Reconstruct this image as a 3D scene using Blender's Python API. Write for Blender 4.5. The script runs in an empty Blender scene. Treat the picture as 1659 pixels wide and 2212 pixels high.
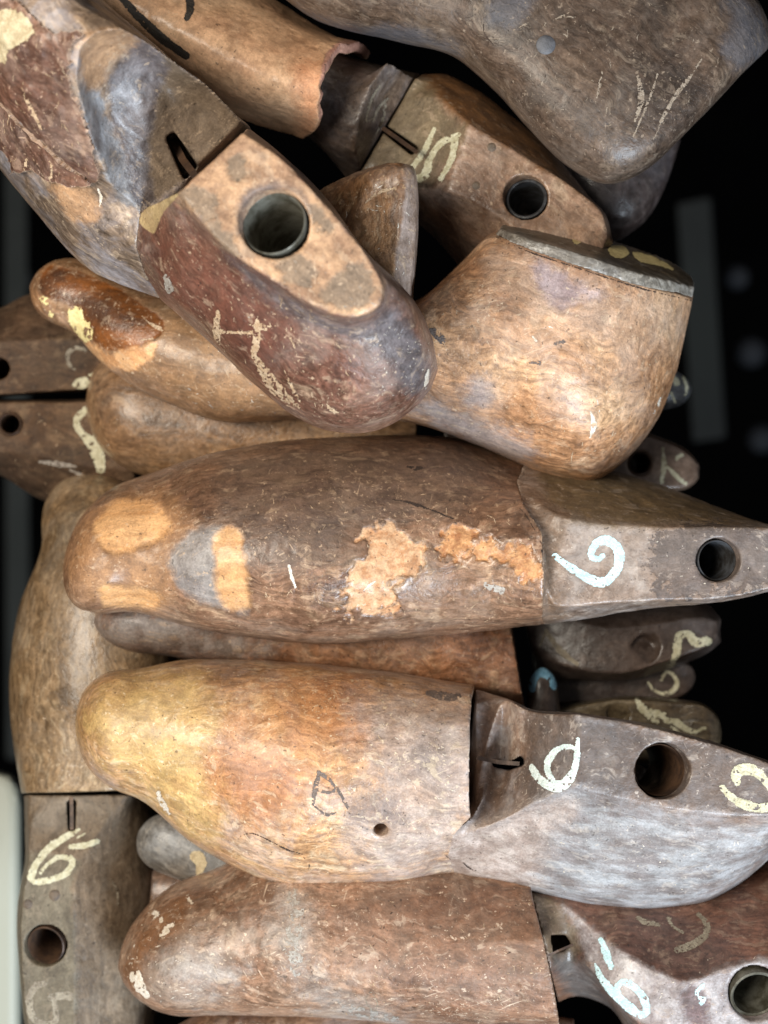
import bpy, bmesh, math, random
import numpy as np
from mathutils import Vector, Matrix, Euler
from mathutils.bvhtree import BVHTree

# ---------------------------------------------------------------- camera, world, lights, exposure
SC = bpy.context.scene
COL = SC.collection
U = 0.00017            # metres per picture unit in the plane of sharpest focus
CX, CY, DIST = 829.5, 1106.0, 3600.0
Z0 = 1.10
CAMPOS = Vector((0, -DIST*U, Z0))

cam_d = bpy.data.cameras.new('camera')
cam = bpy.data.objects.new('camera', cam_d); COL.objects.link(cam)
cam.location = CAMPOS; cam.rotation_euler = (math.radians(90), 0, 0)
cam_d.sensor_fit = 'VERTICAL'; cam_d.sensor_height = 24.0
cam_d.lens = 12.0/(CY/DIST)
cam_d.clip_start = 0.01; cam_d.clip_end = 60
cam_d.dof.use_dof = True; cam_d.dof.focus_distance = (DIST-120)*U; cam_d.dof.aperture_fstop = 5.2
SC.camera = cam

wd = bpy.data.worlds.new('World'); SC.world = wd; wd.use_nodes = True
wd.node_tree.nodes['Background'].inputs[0].default_value = (0.92, 0.92, 0.95, 1)
wd.node_tree.nodes['Background'].inputs[1].default_value = 0.15

def area_light(name, loc, target, size, size_y, power, color):
    l = bpy.data.lights.new(name, 'AREA'); l.shape = 'RECTANGLE'; l.size = size; l.size_y = size_y
    l.energy = power; l.color = color
    o = bpy.data.objects.new(name, l); COL.objects.link(o)
    o.location = loc
    o.rotation_euler = (Vector(target)-Vector(loc)).to_track_quat('-Z', 'Y').to_euler()
    return o
area_light('window_light', (0.50, -0.86, Z0-0.86), (0.02, 0, Z0-0.03), 0.5, 0.55, 29.0, (0.76, 0.88, 1.0))
area_light('room_light', (-0.72, -1.15, Z0+0.15), (-0.01, 0, Z0), 0.6, 0.6, 23.5, (1.0, 0.92, 0.79))

SC.view_settings.view_transform = 'Standard'; SC.view_settings.look = 'None'
SC.view_settings.exposure = 0.10; SC.view_settings.gamma = 1.0
SC.view_settings.use_curve_mapping = False
SC.cycles.max_bounces = 6

# ---------------------------------------------------------------- numeric helpers
def W(p):
    p = np.asarray(p, float)
    k = (DIST-p[..., 2])/DIST
    return np.stack([(p[..., 0]-CX)*k*U, -p[..., 2]*U, Z0-(p[..., 1]-CY)*k*U], -1)

def unproject(w):
    d = -w[:, 1]/U
    k = (DIST-d)/DIST
    return np.stack([w[:, 0]/(k*U)+CX, (Z0-w[:, 2])/(k*U)+CY, d], -1)

def _hash(i, j, k, seed):
    n = (i*73856093) ^ (j*19349663) ^ (k*83492791) ^ (seed*2654435761)
    n = (n ^ (n >> 13))*1274126177 & 0xffffffff
    n = (n ^ (n >> 16))*2246822519 & 0xffffffff
    return ((n ^ (n >> 15)) & 0xffff)/65535.0

def vnoise(p, scale, seed=0, octaves=3, gain=0.5):
    """value noise in [-1,1] on an (n,3) array"""
    out = np.zeros(len(p)); amp = 1.0; tot = 0
    for o in range(octaves):
        q = p*scale*(2**o)+o*17.3+seed*3.1
        i = np.floor(q).astype(np.int64); f = q-i; f = f*f*(3-2*f)
        r = 0
        for a in (0, 1):
            for b in (0, 1):
                for c in (0, 1):
                    w = (f[:, 0] if a else 1-f[:, 0])*(f[:, 1] if b else 1-f[:, 1])*(f[:, 2] if c else 1-f[:, 2])
                    r = r+w*_hash(i[:, 0]+a, i[:, 1]+b, i[:, 2]+c, seed+o)
        out += amp*(2*r-1); tot += amp; amp *= gain
    return out/tot

def pchip(t, Y, ts):
    """monotone cubic along axis 0"""
    t = np.asarray(t, float); n = len(t)
    if n == 2:
        u = ((ts-t[0])/(t[1]-t[0])).reshape((-1,)+(1,)*(Y.ndim-1))
        return Y[0]*(1-u)+Y[1]*u
    h = np.diff(t); sh = (-1,)+(1,)*(Y.ndim-1)
    hh = h.reshape(sh)
    dl = np.diff(Y, axis=0)/hh
    m = np.zeros_like(Y)
    w1 = 2*hh[1:]+hh[:-1]; w2 = hh[1:]+2*hh[:-1]
    prod = dl[:-1]*dl[1:]
    ok = prod > 0
    den = np.where(ok, w1/np.where(ok, dl[:-1], 1)+w2/np.where(ok, dl[1:], 1), 1)
    m[1:-1] = np.where(ok, (w1+w2)/den, 0)
    m[0] = dl[0]; m[-1] = dl[-1]
    idx = np.clip(np.searchsorted(t, ts, 'right')-1, 0, n-2)
    s = ((ts-t[idx])/h[idx]).reshape(sh); hs = h[idx].reshape(sh)
    return ((1+2*s)*(1-s)**2*Y[idx]+s*(1-s)**2*hs*m[idx]+s*s*(3-2*s)*Y[idx+1]+s*s*(s-1)*hs*m[idx+1])

def spline(pts, step=3.0, closed=False):
    p = np.array(pts, float)
    if closed: p = np.vstack([p, p[:1]])
    if len(p) < 2: return p
    out = []
    n = len(p)
    for i in range(n-1):
        a = p[i-1] if i > 0 else (p[-2] if closed else 2*p[0]-p[1])
        b, c = p[i], p[i+1]
        d = p[i+2] if i+2 < n else (p[1] if closed else 2*p[-1]-p[-2])
        k = max(2, int(np.linalg.norm(c-b)/step)+1)
        for s in np.arange(k)/k:
            out.append(0.5*((2*b)+(-a+c)*s+(2*a-5*b+4*c-d)*s*s+(-a+3*b-3*c+d)*s**3))
    if not closed: out.append(p[-1])
    return np.array(out)

def seg_dist(P, a, b):
    ab = b-a; L = max(ab@ab, 1e-9)
    u = np.clip(((P-a)@ab)/L, 0, 1)
    return np.hypot(*(P-(a+u[:, None]*ab)).T), u

def poly_sdf(P, poly):
    """signed distance, negative inside"""
    poly = np.asarray(poly, float); n = len(poly)
    d = np.full(len(P), 1e9); ins = np.zeros(len(P), bool)
    for i in range(n):
        a, b = poly[i], poly[(i+1) % n]
        d = np.minimum(d, seg_dist(P, a, b)[0])
        c = ((a[1] > P[:, 1]) != (b[1] > P[:, 1]))
        xx = (b[0]-a[0])*(P[:, 1]-a[1])/((b[1]-a[1]) if b[1] != a[1] else 1e-9)+a[0]
        ins ^= c & (P[:, 0] < xx)
    return np.where(ins, -d, d)

# ---------------------------------------------------------------- sections and lofts (picture units; third number = height towards the viewer)
M, NB = 64, 32
def _back(A, B, back):
    th = np.linspace(0, np.pi, NB+2)[1:-1]
    mid = (A+B)/2; half = (B-A)/2
    return mid+np.cos(th)[:, None]*half+np.stack([0*th, 0*th, -back*np.sin(th)], -1)

def RND(A, B, h, n=2.0, k=0.0, back=160):
    A = np.array(A, float); B = np.array(B, float)
    th = np.linspace(0, np.pi, M); c = np.cos(th); s = np.sin(th)
    cc = np.sign(c)*np.abs(c)**(2/n); ss = np.abs(s)**(2/n)
    mid = (A+B)/2; half = (A-B)/2
    f = mid+cc[:, None]*half
    f[:, :2] += half[:2]*(k*ss)[:, None]
    f[:, 2] += h*ss
    return np.vstack([f, _back(A, B, back)])

PROF = {'flare': [(0, 0), (0.06, 0.30), (0.2, 0.50), (0.45, 0.64), (0.7, 0.73), (0.88, 0.81), (0.955, 0.90), (1, 1)],
        'soft': [(0, 0), (0.08, 0.36), (0.28, 0.60), (0.55, 0.78), (0.82, 0.90), (1, 1)]}
def _side(A, E, n, w):
    """side wall from the silhouette A up to the sharp comb edge E"""
    v = np.linspace(0, 1, n)          # 0 at A, 1 at E
    u = v**1.6
    p = A+(E-A)*u[:, None]
    if isinstance(w, str):
        q = np.array(PROF[w], float)
        g = pchip(q[:, 0], q[:, 1:2], np.clip(u, 0, 1))[:, 0]
    else: g = u**(1/(1+1.3*w))
    p[:, 2] = A[2]+(E[2]-A[2])*g
    return p

def CMB(A, E1, E2, B, w=0.6, w2=None, back=160, dome=0):
    A, E1, E2, B = [np.array(q, float) for q in (A, E1, E2, B)]
    n1 = int(M*0.36); n3 = n1; n2 = M-n1-n3
    s1 = _side(A, E1, n1, w)
    u = np.linspace(0, 1, n2+2)[1:-1]
    top = E1+(E2-E1)*u[:, None]; top[:, 2] += dome*np.sin(np.pi*u)
    s3 = _side(B, E2, n3, w if w2 is None else w2)[::-1]
    return np.vstack([s1, top, s3, _back(A, B, back)])

def _poly(pts, n):
    pts = np.array(pts, float)
    L = np.r_[0, np.cumsum(np.linalg.norm(np.diff(pts, axis=0), axis=1))]
    t = np.linspace(0, L[-1], n)
    return np.stack([np.interp(t, L, pts[:, i]) for i in range(3)], -1)
def CMX(side1, E1, E2, side2, back=160):
    """comb section with free side lines: side1 runs from the silhouette up to E1, side2 from E2 down"""
    n1 = int(M*0.36); n3 = n1; n2 = M-n1-n3
    E1 = np.array(E1, float); E2 = np.array(E2, float)
    u = np.linspace(0, 1, n2+2)[1:-1]
    f = np.vstack([_poly(side1+[tuple(E1)], n1), E1+(E2-E1)*u[:, None], _poly([tuple(E2)]+side2, n3)])
    return np.vstack([f, _back(f[0], f[-1], back)])

def CUT(A, E, B, h, back=160, p=1.0):
    A, E, B = [np.array(q, float) for q in (A, E, B)]
    n1 = int(M*0.25); n2 = M-n1
    s1 = A+(E-A)*np.linspace(0, 1, n1, endpoint=False)[:, None]
    u = np.linspace(0, 1, n2)
    u2 = np.sin(u*np.pi/2)
    s2 = E+(B-E)*u2[:, None]
    s2[:, 2] = B[2]+(E[2]-B[2])*np.cos(u*np.pi/2)+h*np.sin(np.pi*u2)**p
    return np.vstack([s1, s2, _back(A, B, back)])

def LINE(pts, back=160, sm=False):
    pts = np.array(pts, float)
    if sm: pts = spline(pts, 8)
    L = np.r_[0, np.cumsum(np.linalg.norm(np.diff(pts, axis=0), axis=1))]
    t = np.linspace(0, L[-1], M)
    f = np.stack([np.interp(t, L, pts[:, i]) for i in range(3)], -1)
    return np.vstack([f, _back(pts[0], pts[-1], back)])

def TIP(T, S, n=2.0, steps=(2, 12, 25, 40, 57, 75)):
    """stations closing a loft from station S to the tip point T"""
    T = np.array(T, float); c = (S[0]+S[M-1])/2
    out = []
    for a in steps:
        r = math.radians(a)
        al = 1-math.cos(r)**(2/n); wd_ = math.sin(r)**(2/n)
        out.append(T+(c-T)*al+(S-c)*wd_)
    return out

def loft(stations, breaks=(), cap0=None, cap1=None, step=7.0, soft=14):
    S = np.array(stations); ns = len(S)
    t = np.r_[0, np.cumsum(np.linalg.norm(np.diff(S, axis=0), axis=2).mean(1)+1e-3)]
    ids = [0]+sorted(breaks)+[ns-1]; rows = []
    for a, b in zip(ids[:-1], ids[1:]):
        k = max(3, int((t[b]-t[a])/step)+1)
        ts = np.linspace(t[a], t[b], k)
        r = pchip(t[a:b+1], S[a:b+1], ts)
        for _ in range(soft):
            q = r.copy(); q[1:-1] = 0.25*r[:-2]+0.5*r[1:-1]+0.25*r[2:]; r = q
        rows.append(r if a == 0 else r[1:])
    G = np.vstack(rows); nr, nc = G.shape[0], G.shape[1]
    v = G.reshape(-1, 3); faces = []
    for i in range(nr-1):
        for j in range(nc):
            j2 = (j+1) % nc
            faces.append((i*nc+j, i*nc+j2, (i+1)*nc+j2, (i+1)*nc+j))
    extra = []
    for row, cap in ((0, cap0), (nr-1, cap1)):
        if isinstance(cap, str):
            m = M//2
            for q in range(nc//2-1):
                faces.append(tuple(row*nc+x % nc for x in (m-1-q, m-2-q, m+q+1, m+q)))
            continue
        c = np.array(cap, float) if cap is not None else G[row].mean(0)
        ci = len(v)+len(extra); extra.append(c)
        for j in range(nc):
            faces.append((row*nc+j, row*nc+(j+1) % nc, ci))
    return W(np.vstack([v]+([np.array(extra)] if extra else []))), faces

def mesh_from(name, v, faces):
    me = bpy.data.meshes.new(name)
    me.from_pydata([tuple(p) for p in v], [], faces)
    bm = bmesh.new(); bm.from_mesh(me)
    bmesh.ops.recalc_face_normals(bm, faces=bm.faces)
    bm.to_mesh(me); bm.free()
    return me

def coords(me):
    a = np.empty(len(me.vertices)*3); me.vertices.foreach_get('co', a); return a.reshape(-1, 3)
def normals(me):
    a = np.empty(len(me.vertices)*3); me.vertices.foreach_get('normal', a); return a.reshape(-1, 3)
def set_coords(me, a):
    me.vertices.foreach_set('co', a.ravel()); me.update()

def laplace(me, it, lams=(0.5, -0.52)):
    e = np.empty(len(me.edges)*2, dtype=np.int64); me.edges.foreach_get('vertices', e); e = e.reshape(-1, 2)
    n = len(me.vertices); p = coords(me)
    cnt = np.bincount(e.ravel(), minlength=n).astype(float)
    for lam in list(lams)*it:
        acc = np.zeros_like(p)
        for i in range(3):
            acc[:, i] = np.bincount(e[:, 0], p[e[:, 1], i], n)+np.bincount(e[:, 1], p[e[:, 0], i], n)
        p = p+lam*(acc/np.maximum(cnt, 1)[:, None]-p)
    set_coords(me, p)

# ---------------------------------------------------------------- things
def tag(o, label=None, cat=None, group=None, kind=None):
    if label: o['label'] = label
    if cat: o['category'] = cat
    if group: o['group'] = group
    if kind: o['kind'] = kind
    return o

PILE = 'old wooden shoe lasts in the pile'
def thing(name, label, cat, base, axis=(1, 0), group=None):
    o = bpy.data.objects.new(name, None); COL.objects.link(o)
    o.location = Vector(W(np.array(base, float)))
    o.rotation_euler = (0, math.atan2(axis[1], axis[0]), 0)
    o.empty_display_size = 0.02
    bpy.context.view_layer.update()
    return tag(o, label, cat, group)
def last(label, base, axis): return thing('shoe_last', label, 'shoe last', base, axis, PILE)

def link(name, me, mats, parent):
    o = bpy.data.objects.new(name, me); COL.objects.link(o)
    for m in (mats if isinstance(mats, (list, tuple)) else [mats]): me.materials.append(m)
    if parent is not None:
        inv = MATS(parent).inverted()
        me.transform(inv); o.parent = parent
    return o
def MATS(o):
    m = Matrix.Translation(o.location) @ o.rotation_euler.to_matrix().to_4x4()
    return MATS(o.parent) @ m if o.parent else m

def cyl_mesh(name, c, axis, r, d0, d1, seg=40, inner=None):
    """cylinder (or tube) about a world point, from d0 to d1 picture units along the axis"""
    axis = Vector((axis[0], -axis[2], -axis[1])).normalized()
    q = axis.to_track_quat('Z', 'Y').to_matrix()
    c = Vector(W(np.array(c, float)))
    v = []; f = []
    def ring(rad, d):
        s = len(v)
        for i in range(seg):
            a = 2*math.pi*i/seg
            v.append(c+q @ Vector((rad*U*math.cos(a), rad*U*math.sin(a), d*U)))
        return s
    def band(a, b):
        for i in range(seg): f.append((a+i, a+(i+1) % seg, b+(i+1) % seg, b+i))
    if inner is None:
        a = ring(r, d0); b = ring(r, d1); band(a, b)
        f.append(tuple(range(a, a+seg))); f.append(tuple(range(b, b+seg)))
    else:
        rm = (r+inner)/2
        rs = [ring(r, d0), ring(r, d1-2), ring(rm, d1), ring(inner, d1-3), ring(inner, d0)]
        for a, b in zip(rs, rs[1:]+rs[:1]): band(a, b)
    return mesh_from(name, v, f)

class Piece: pass
def piece(name, parent, stations, mat, breaks=(), cap0=None, cap1=None, holes=(), cutters=(), voxel=0.00072, smooth=3,
          lump=0.00048, dent=0.00014, seed=1, patches=None, chip=0.0, sheet=0, soft=14, sink=None):
    v, f = loft(stations, breaks, cap0, cap1, soft=soft)
    if sheet:
        n = M+NB
        f = [q for q in f if len(q) == 4 and all(a % n < M for a in q)]
    me = mesh_from(name, v, f)
    tmp = bpy.data.objects.new('tmp', me); COL.objects.link(tmp)
    if sheet:
        md = tmp.modifiers.new('s', 'SOLIDIFY'); md.thickness = sheet*U; md.offset = -1
    cut = []
    for h in holes:      # (x, y, height, radius, depth, axis)
        cm = cyl_mesh('cut', h[:3], h[5], h[3], -h[4], 120)
        cut.append(cm)
    for c in cutters: cut.append(mesh_from('cut', *c))
    cos = []
    for cm in cut:
        co = bpy.data.objects.new('cut', cm); COL.objects.link(co); cos.append(co)
        md = tmp.modifiers.new('b', 'BOOLEAN'); md.operation = 'DIFFERENCE'; md.object = co; md.solver = 'EXACT'
    md = tmp.modifiers.new('r', 'REMESH'); md.mode = 'VOXEL'; md.voxel_size = voxel; md.use_smooth_shade = True
    dg = bpy.context.evaluated_depsgraph_get(); dg.update()
    me2 = bpy.data.meshes.new_from_object(tmp.evaluated_get(dg)); me2.name = name
    for o in [tmp]+cos:
        m = o.data; bpy.data.objects.remove(o); bpy.data.meshes.remove(m)
    me2.materials.clear()
    laplace(me2, smooth)
    p = coords(me2); nr = normals(me2)
    disp = lump*vnoise(p, 38, seed, 2)+dent*vnoise(p, 190, seed+5, 2)
    if chip:
        r = vnoise(p, 120, seed+9, 3)
        disp -= chip*np.clip(r-0.12, 0, 1)*3
    # small dings in the surface
    g = vnoise(p, 260, seed+21, 1)
    disp -= 0.0006*np.clip(g-0.62, 0, 1)
    if sink:
        q0 = unproject(p); fc0 = (nr*(p-np.array(CAMPOS))).sum(1) < 0
        for key, (amt, rg) in sink.items():
            sd = np.full(len(p), 1e3)
            for poly in patches[key]: sd = np.minimum(sd, poly_sdf(q0[:, :2], spline(poly, 12, True)))
            sd = sd+rg*vnoise(p, 80, seed+31, 5, 0.72)+0.45*rg*vnoise(p, 330, seed+37, 2, 0.7)
            patches[key] = (patches[key], np.where(fc0, sd, 200))
            disp += np.where(fc0, -amt*np.clip(0.5-sd/10, 0, 1)+0.25*amt*np.exp(-((sd-7)/7)**2), 0)
    set_coords(me2, p+nr*disp[:, None])
    me2.polygons.foreach_set('use_smooth', np.ones(len(me2.polygons), bool))
    p = coords(me2)
    px = unproject(p); nr = normals(me2)
    view = p-np.array(CAMPOS); facing = (nr*view).sum(1) < 0
    for key, polys in (patches or {}).items():
        s = np.full(len(p), 1e3)
        if isinstance(polys, tuple): s = polys[1]; polys = []
        for poly in polys: s = np.minimum(s, poly_sdf(px[:, :2], spline(poly, 12, True)))
        s = np.where(facing, s, 200)
        at = me2.attributes.new(key, 'FLOAT', 'POINT'); at.data.foreach_set('value', np.clip(s, -200, 200).astype(np.float32))
    o = link(name, me2, mat, parent)
    o2 = Piece(); o2.ob = o; o2.parent = parent
    mw = MATS(o)
    o2.bvh = BVHTree.FromPolygons([mw @ vv.co for vv in me2.vertices], [tuple(pp.vertices) for pp in me2.polygons])
    return o2

def hit(bvhs, x, y):
    d = Vector(W(np.array([x, y, 0.0])))-CAMPOS; d.normalize()
    best = None
    for b in bvhs:
        r = b.ray_cast(CAMPOS, d)
        if r[0] is not None and (best is None or r[3] < best[3]): best = r
    if best is None: return None
    n = best[1]
    return best[0], (n if n.dot(d) < 0 else -n)

def decal_mesh(pc, strokes=(), polys=(), step=1.6, rag=2.0, drop=0.0, off=0.00014, seed=0, dropscale=0.11, dmax=0.0022):
    """paint, scuffs and stains that lie on the surface: strokes = (points, half width or widths)"""
    rng = random.Random(seed)
    shapes = []; xs = []
    for pts, w in strokes:
        c = spline(pts, 4); ws = np.interp(np.linspace(0, 1, len(c)), np.linspace(0, 1, len(np.atleast_1d(w))), np.atleast_1d(w)) if np.ndim(w) else np.full(len(c), float(w))
        shapes.append((c, ws)); xs.append(np.r_[c-ws.max()-rag-2, c+ws.max()+rag+2])
    pl = [spline(q, 6, True) for q in polys]
    for q in pl: xs.append(np.r_[q-rag*2-2, q+rag*2+2])
    allp = np.vstack(xs); lo = allp.min(0); hi = allp.max(0)
    gx = np.arange(lo[0], hi[0]+step, step); gy = np.arange(lo[1], hi[1]+step, step)
    X, Y = np.meshgrid(gx, gy); P = np.stack([X.ravel(), Y.ravel()], -1)
    s = np.full(len(P), 1e9)
    for c, ws in shapes:
        for i in range(len(c)-1):
            m = (np.abs(P[:, 0]-c[i, 0]) < 60) & (np.abs(P[:, 1]-c[i, 1]) < 60)
            if not m.any(): continue
            d, u = seg_dist(P[m], c[i], c[i+1]); s[m] = np.minimum(s[m], d-(ws[i]*(1-u)+ws[i+1]*u))
    for q in pl: s = np.minimum(s, poly_sdf(P, q))
    Q = np.c_[P, np.full(len(P), seed*7.7)]
    s = s+rag*vnoise(Q, 0.09, seed, 3, 0.7)
    if drop > 0:
        nz = vnoise(Q, dropscale, seed+3, 3, 0.75)
        s = np.where(nz > 0.55-drop, np.maximum(s, 0.5), s)
    ins = (s < 0).reshape(X.shape)
    full = ins[:-1, :-1] & ins[1:, :-1] & ins[:-1, 1:] & ins[1:, 1:]
    ids = {}; v = []; faces = []; nx = X.shape[1]; dep = []
    bv = [q.bvh for q in (pc if isinstance(pc, (list, tuple)) else [pc])]
    def vert(i, j):
        k = i*nx+j
        if k not in ids:
            r = hit(bv, X[i, j], Y[i, j])
            if r is None: ids[k] = None
            else:
                ids[k] = len(v); v.append(r[0]+r[1]*off); dep.append(r[0].y)
        return ids[k]
    for i, j in zip(*np.nonzero(full)):
        q = [vert(i, j), vert(i, j+1), vert(i+1, j+1), vert(i+1, j)]
        if None in q: continue
        ds = [dep[a] for a in q]
        if max(ds)-min(ds) > dmax: continue
        faces.append(q)
    me = bpy.data.meshes.new('decal')
    me.from_pydata([tuple(a) for a in v], [], faces)
    # faces must look at the viewer
    bm = bmesh.new(); bm.from_mesh(me)
    for fc in bm.faces:
        fc.normal_update()
        if fc.normal.dot(fc.calc_center_median()-CAMPOS) > 0: fc.normal_flip()
        fc.smooth = True
    loose = [a for a in bm.verts if not a.link_faces]
    bmesh.ops.delete(bm, geom=loose, context='VERTS')
    bm.to_mesh(me); bm.free()
    return me

def decal(name, pc, mat, label=None, **kw):
    me = decal_mesh(pc, **kw); me.name = name
    p0 = pc[0] if isinstance(pc, (list, tuple)) else pc
    o = link(name, me, mat, p0.ob)
    if label: o['label'] = label
    return o

def scuff(pc, mat, **kw):
    """marks that belong to the surface: joined into the piece's own mesh"""
    me = decal_mesh(pc, **kw)
    ob = pc.ob; me.transform(MATS(ob).inverted())
    if mat.name not in [m.name for m in ob.data.materials]: ob.data.materials.append(mat)
    mi = [m.name for m in ob.data.materials].index(mat.name)
    bm = bmesh.new(); bm.from_mesh(ob.data)
    n0 = len(bm.faces); bm.from_mesh(me); bm.faces.ensure_lookup_table()
    for fc in bm.faces[n0:]: fc.material_index = mi
    bm.to_mesh(ob.data); bm.free(); bpy.data.meshes.remove(me)

def bushing(pc, x, y, d, r, mat, axis=(0, 0, 1), depth=170, wall=0.13, rim=-9):
    return link('bushing', shade(cyl_mesh('bushing', (x, y, d), axis, r*0.965, -depth, rim, 56, r*(0.965-wall))), mat, pc.ob)

def shade(me):
    me.polygons.foreach_set('use_smooth', np.ones(len(me.polygons), bool))
    me.set_sharp_from_angle(angle=math.radians(40)); return me

def peg(pc, x, y, r, mat):
    h = hit([pc.bvh], x, y)
    if h is None: return
    c, n = h; q = n.to_track_quat('Z', 'Y').to_matrix()
    v = []; f = []; seg = 20
    prof = [(1.0, -0.4), (1.0, 0.04), (0.9, 0.12), (0.5, 0.2), (0.05, 0.22)]
    for rr, z in prof:
        for i in range(seg):
            a = 2*math.pi*i/seg
            v.append(c+q @ Vector((rr*r*U*math.cos(a), rr*r*U*math.sin(a), z*r*U)))
    for k in range(len(prof)-1):
        for i in range(seg): f.append((k*seg+i, k*seg+(i+1) % seg, (k+1)*seg+(i+1) % seg, (k+1)*seg+i))
    f.append(tuple(range((len(prof)-1)*seg, len(prof)*seg)))
    return link('peg', shade(mesh_from('peg', v, f)), mat, pc.ob)

def strip(pc, pts, width, thick, mat, name='hinge_spring'):
    """flat steel strip through points, width across the view"""
    pts = np.array(pts, float); v = []; f = []
    for i, p in enumerate(pts):
        t = pts[min(i+1, len(pts)-1)]-pts[max(i-1, 0)]
        n = np.array([-t[1], t[0], 0.0]); n /= max(np.linalg.norm(n), 1e-6)
        for a, b in ((-1, -1), (1, -1), (1, 1), (-1, 1)):
            v.append(W(p+n*width/2*a+np.array([0, 0, thick/2*b])))
    for i in range(len(pts)-1):
        for k in range(4): f.append((i*4+k, i*4+(k+1) % 4, (i+1)*4+(k+1) % 4, (i+1)*4+k))
    f.append((0, 1, 2, 3)); e = (len(pts)-1)*4; f.append((e, e+1, e+2, e+3))
    return link(name, mesh_from(name, v, f), mat, pc.parent)

# ---------------------------------------------------------------- materials
def c(r, g, b):
    f = lambda x: (x/255/12.92) if x/255 <= 0.04045 else ((x/255+0.055)/1.055)**2.4
    return (f(r), f(g), f(b), 1)

class NT:
    def __init__(s, name):
        s.m = bpy.data.materials.new(name); s.m.use_nodes = True
        s.t = s.m.node_tree; s.t.nodes.clear()
        s.out = s.t.nodes.new('ShaderNodeOutputMaterial')
        s.b = s.t.nodes.new('ShaderNodeBsdfPrincipled'); s.t.links.new(s.b.outputs[0], s.out.inputs[0])
    def n(s, typ, **kw):
        x = s.t.nodes.new('ShaderNode'+typ)
        for k, val in kw.items(): setattr(x, k, val)
        return x
    def put(s, sock, val):
        if hasattr(val, 'is_linked') or isinstance(val, bpy.types.NodeSocket): s.t.links.new(val, sock)
        else: sock.default_value = val
    def math(s, op, a, b=0.0, clamp=False):
        x = s.n('Math', operation=op, use_clamp=clamp); s.put(x.inputs[0], a); s.put(x.inputs[1], b); return x.outputs[0]
    def mix(s, fac, a, b, blend='MIX'):
        x = s.n('Mix', data_type='RGBA', blend_type=blend); s.put(x.inputs[0], fac); s.put(x.inputs[6], a); s.put(x.inputs[7], b); return x.outputs[2]
    def step(s, v, lo, hi, a=0.0, b=1.0):
        x = s.n('MapRange', interpolation_type='SMOOTHSTEP'); s.put(x.inputs[0], v)
        x.inputs[1].default_value = lo; x.inputs[2].default_value = hi; x.inputs[3].default_value = a; x.inputs[4].default_value = b
        return x.outputs[0]
    def map(s, v, loc=(0, 0, 0), rot=(0, 0, 0), sc=(1, 1, 1)):
        x = s.n('Mapping'); s.put(x.inputs[0], v)
        x.inputs[1].default_value = loc; x.inputs[2].default_value = rot; x.inputs[3].default_value = sc; return x.outputs[0]
    def noise(s, v, scale, detail=4, rough=0.55, dist=0.0):
        x = s.n('TexNoise'); s.put(x.inputs['Vector'], v); x.inputs['Scale'].default_value = scale
        x.inputs['Detail'].default_value = detail; x.inputs['Roughness'].default_value = rough; x.inputs['Distortion'].default_value = dist
        return x.outputs[0]
    def attr(s, name):
        x = s.n('Attribute'); x.attribute_name = name; return x.outputs['Fac']
    def bump(s, h, strength, dist):
        x = s.n('Bump'); s.put(x.inputs['Height'], h); x.inputs['Strength'].default_value = strength; x.inputs['Distance'].default_value = dist
        return x.outputs[0]

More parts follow.
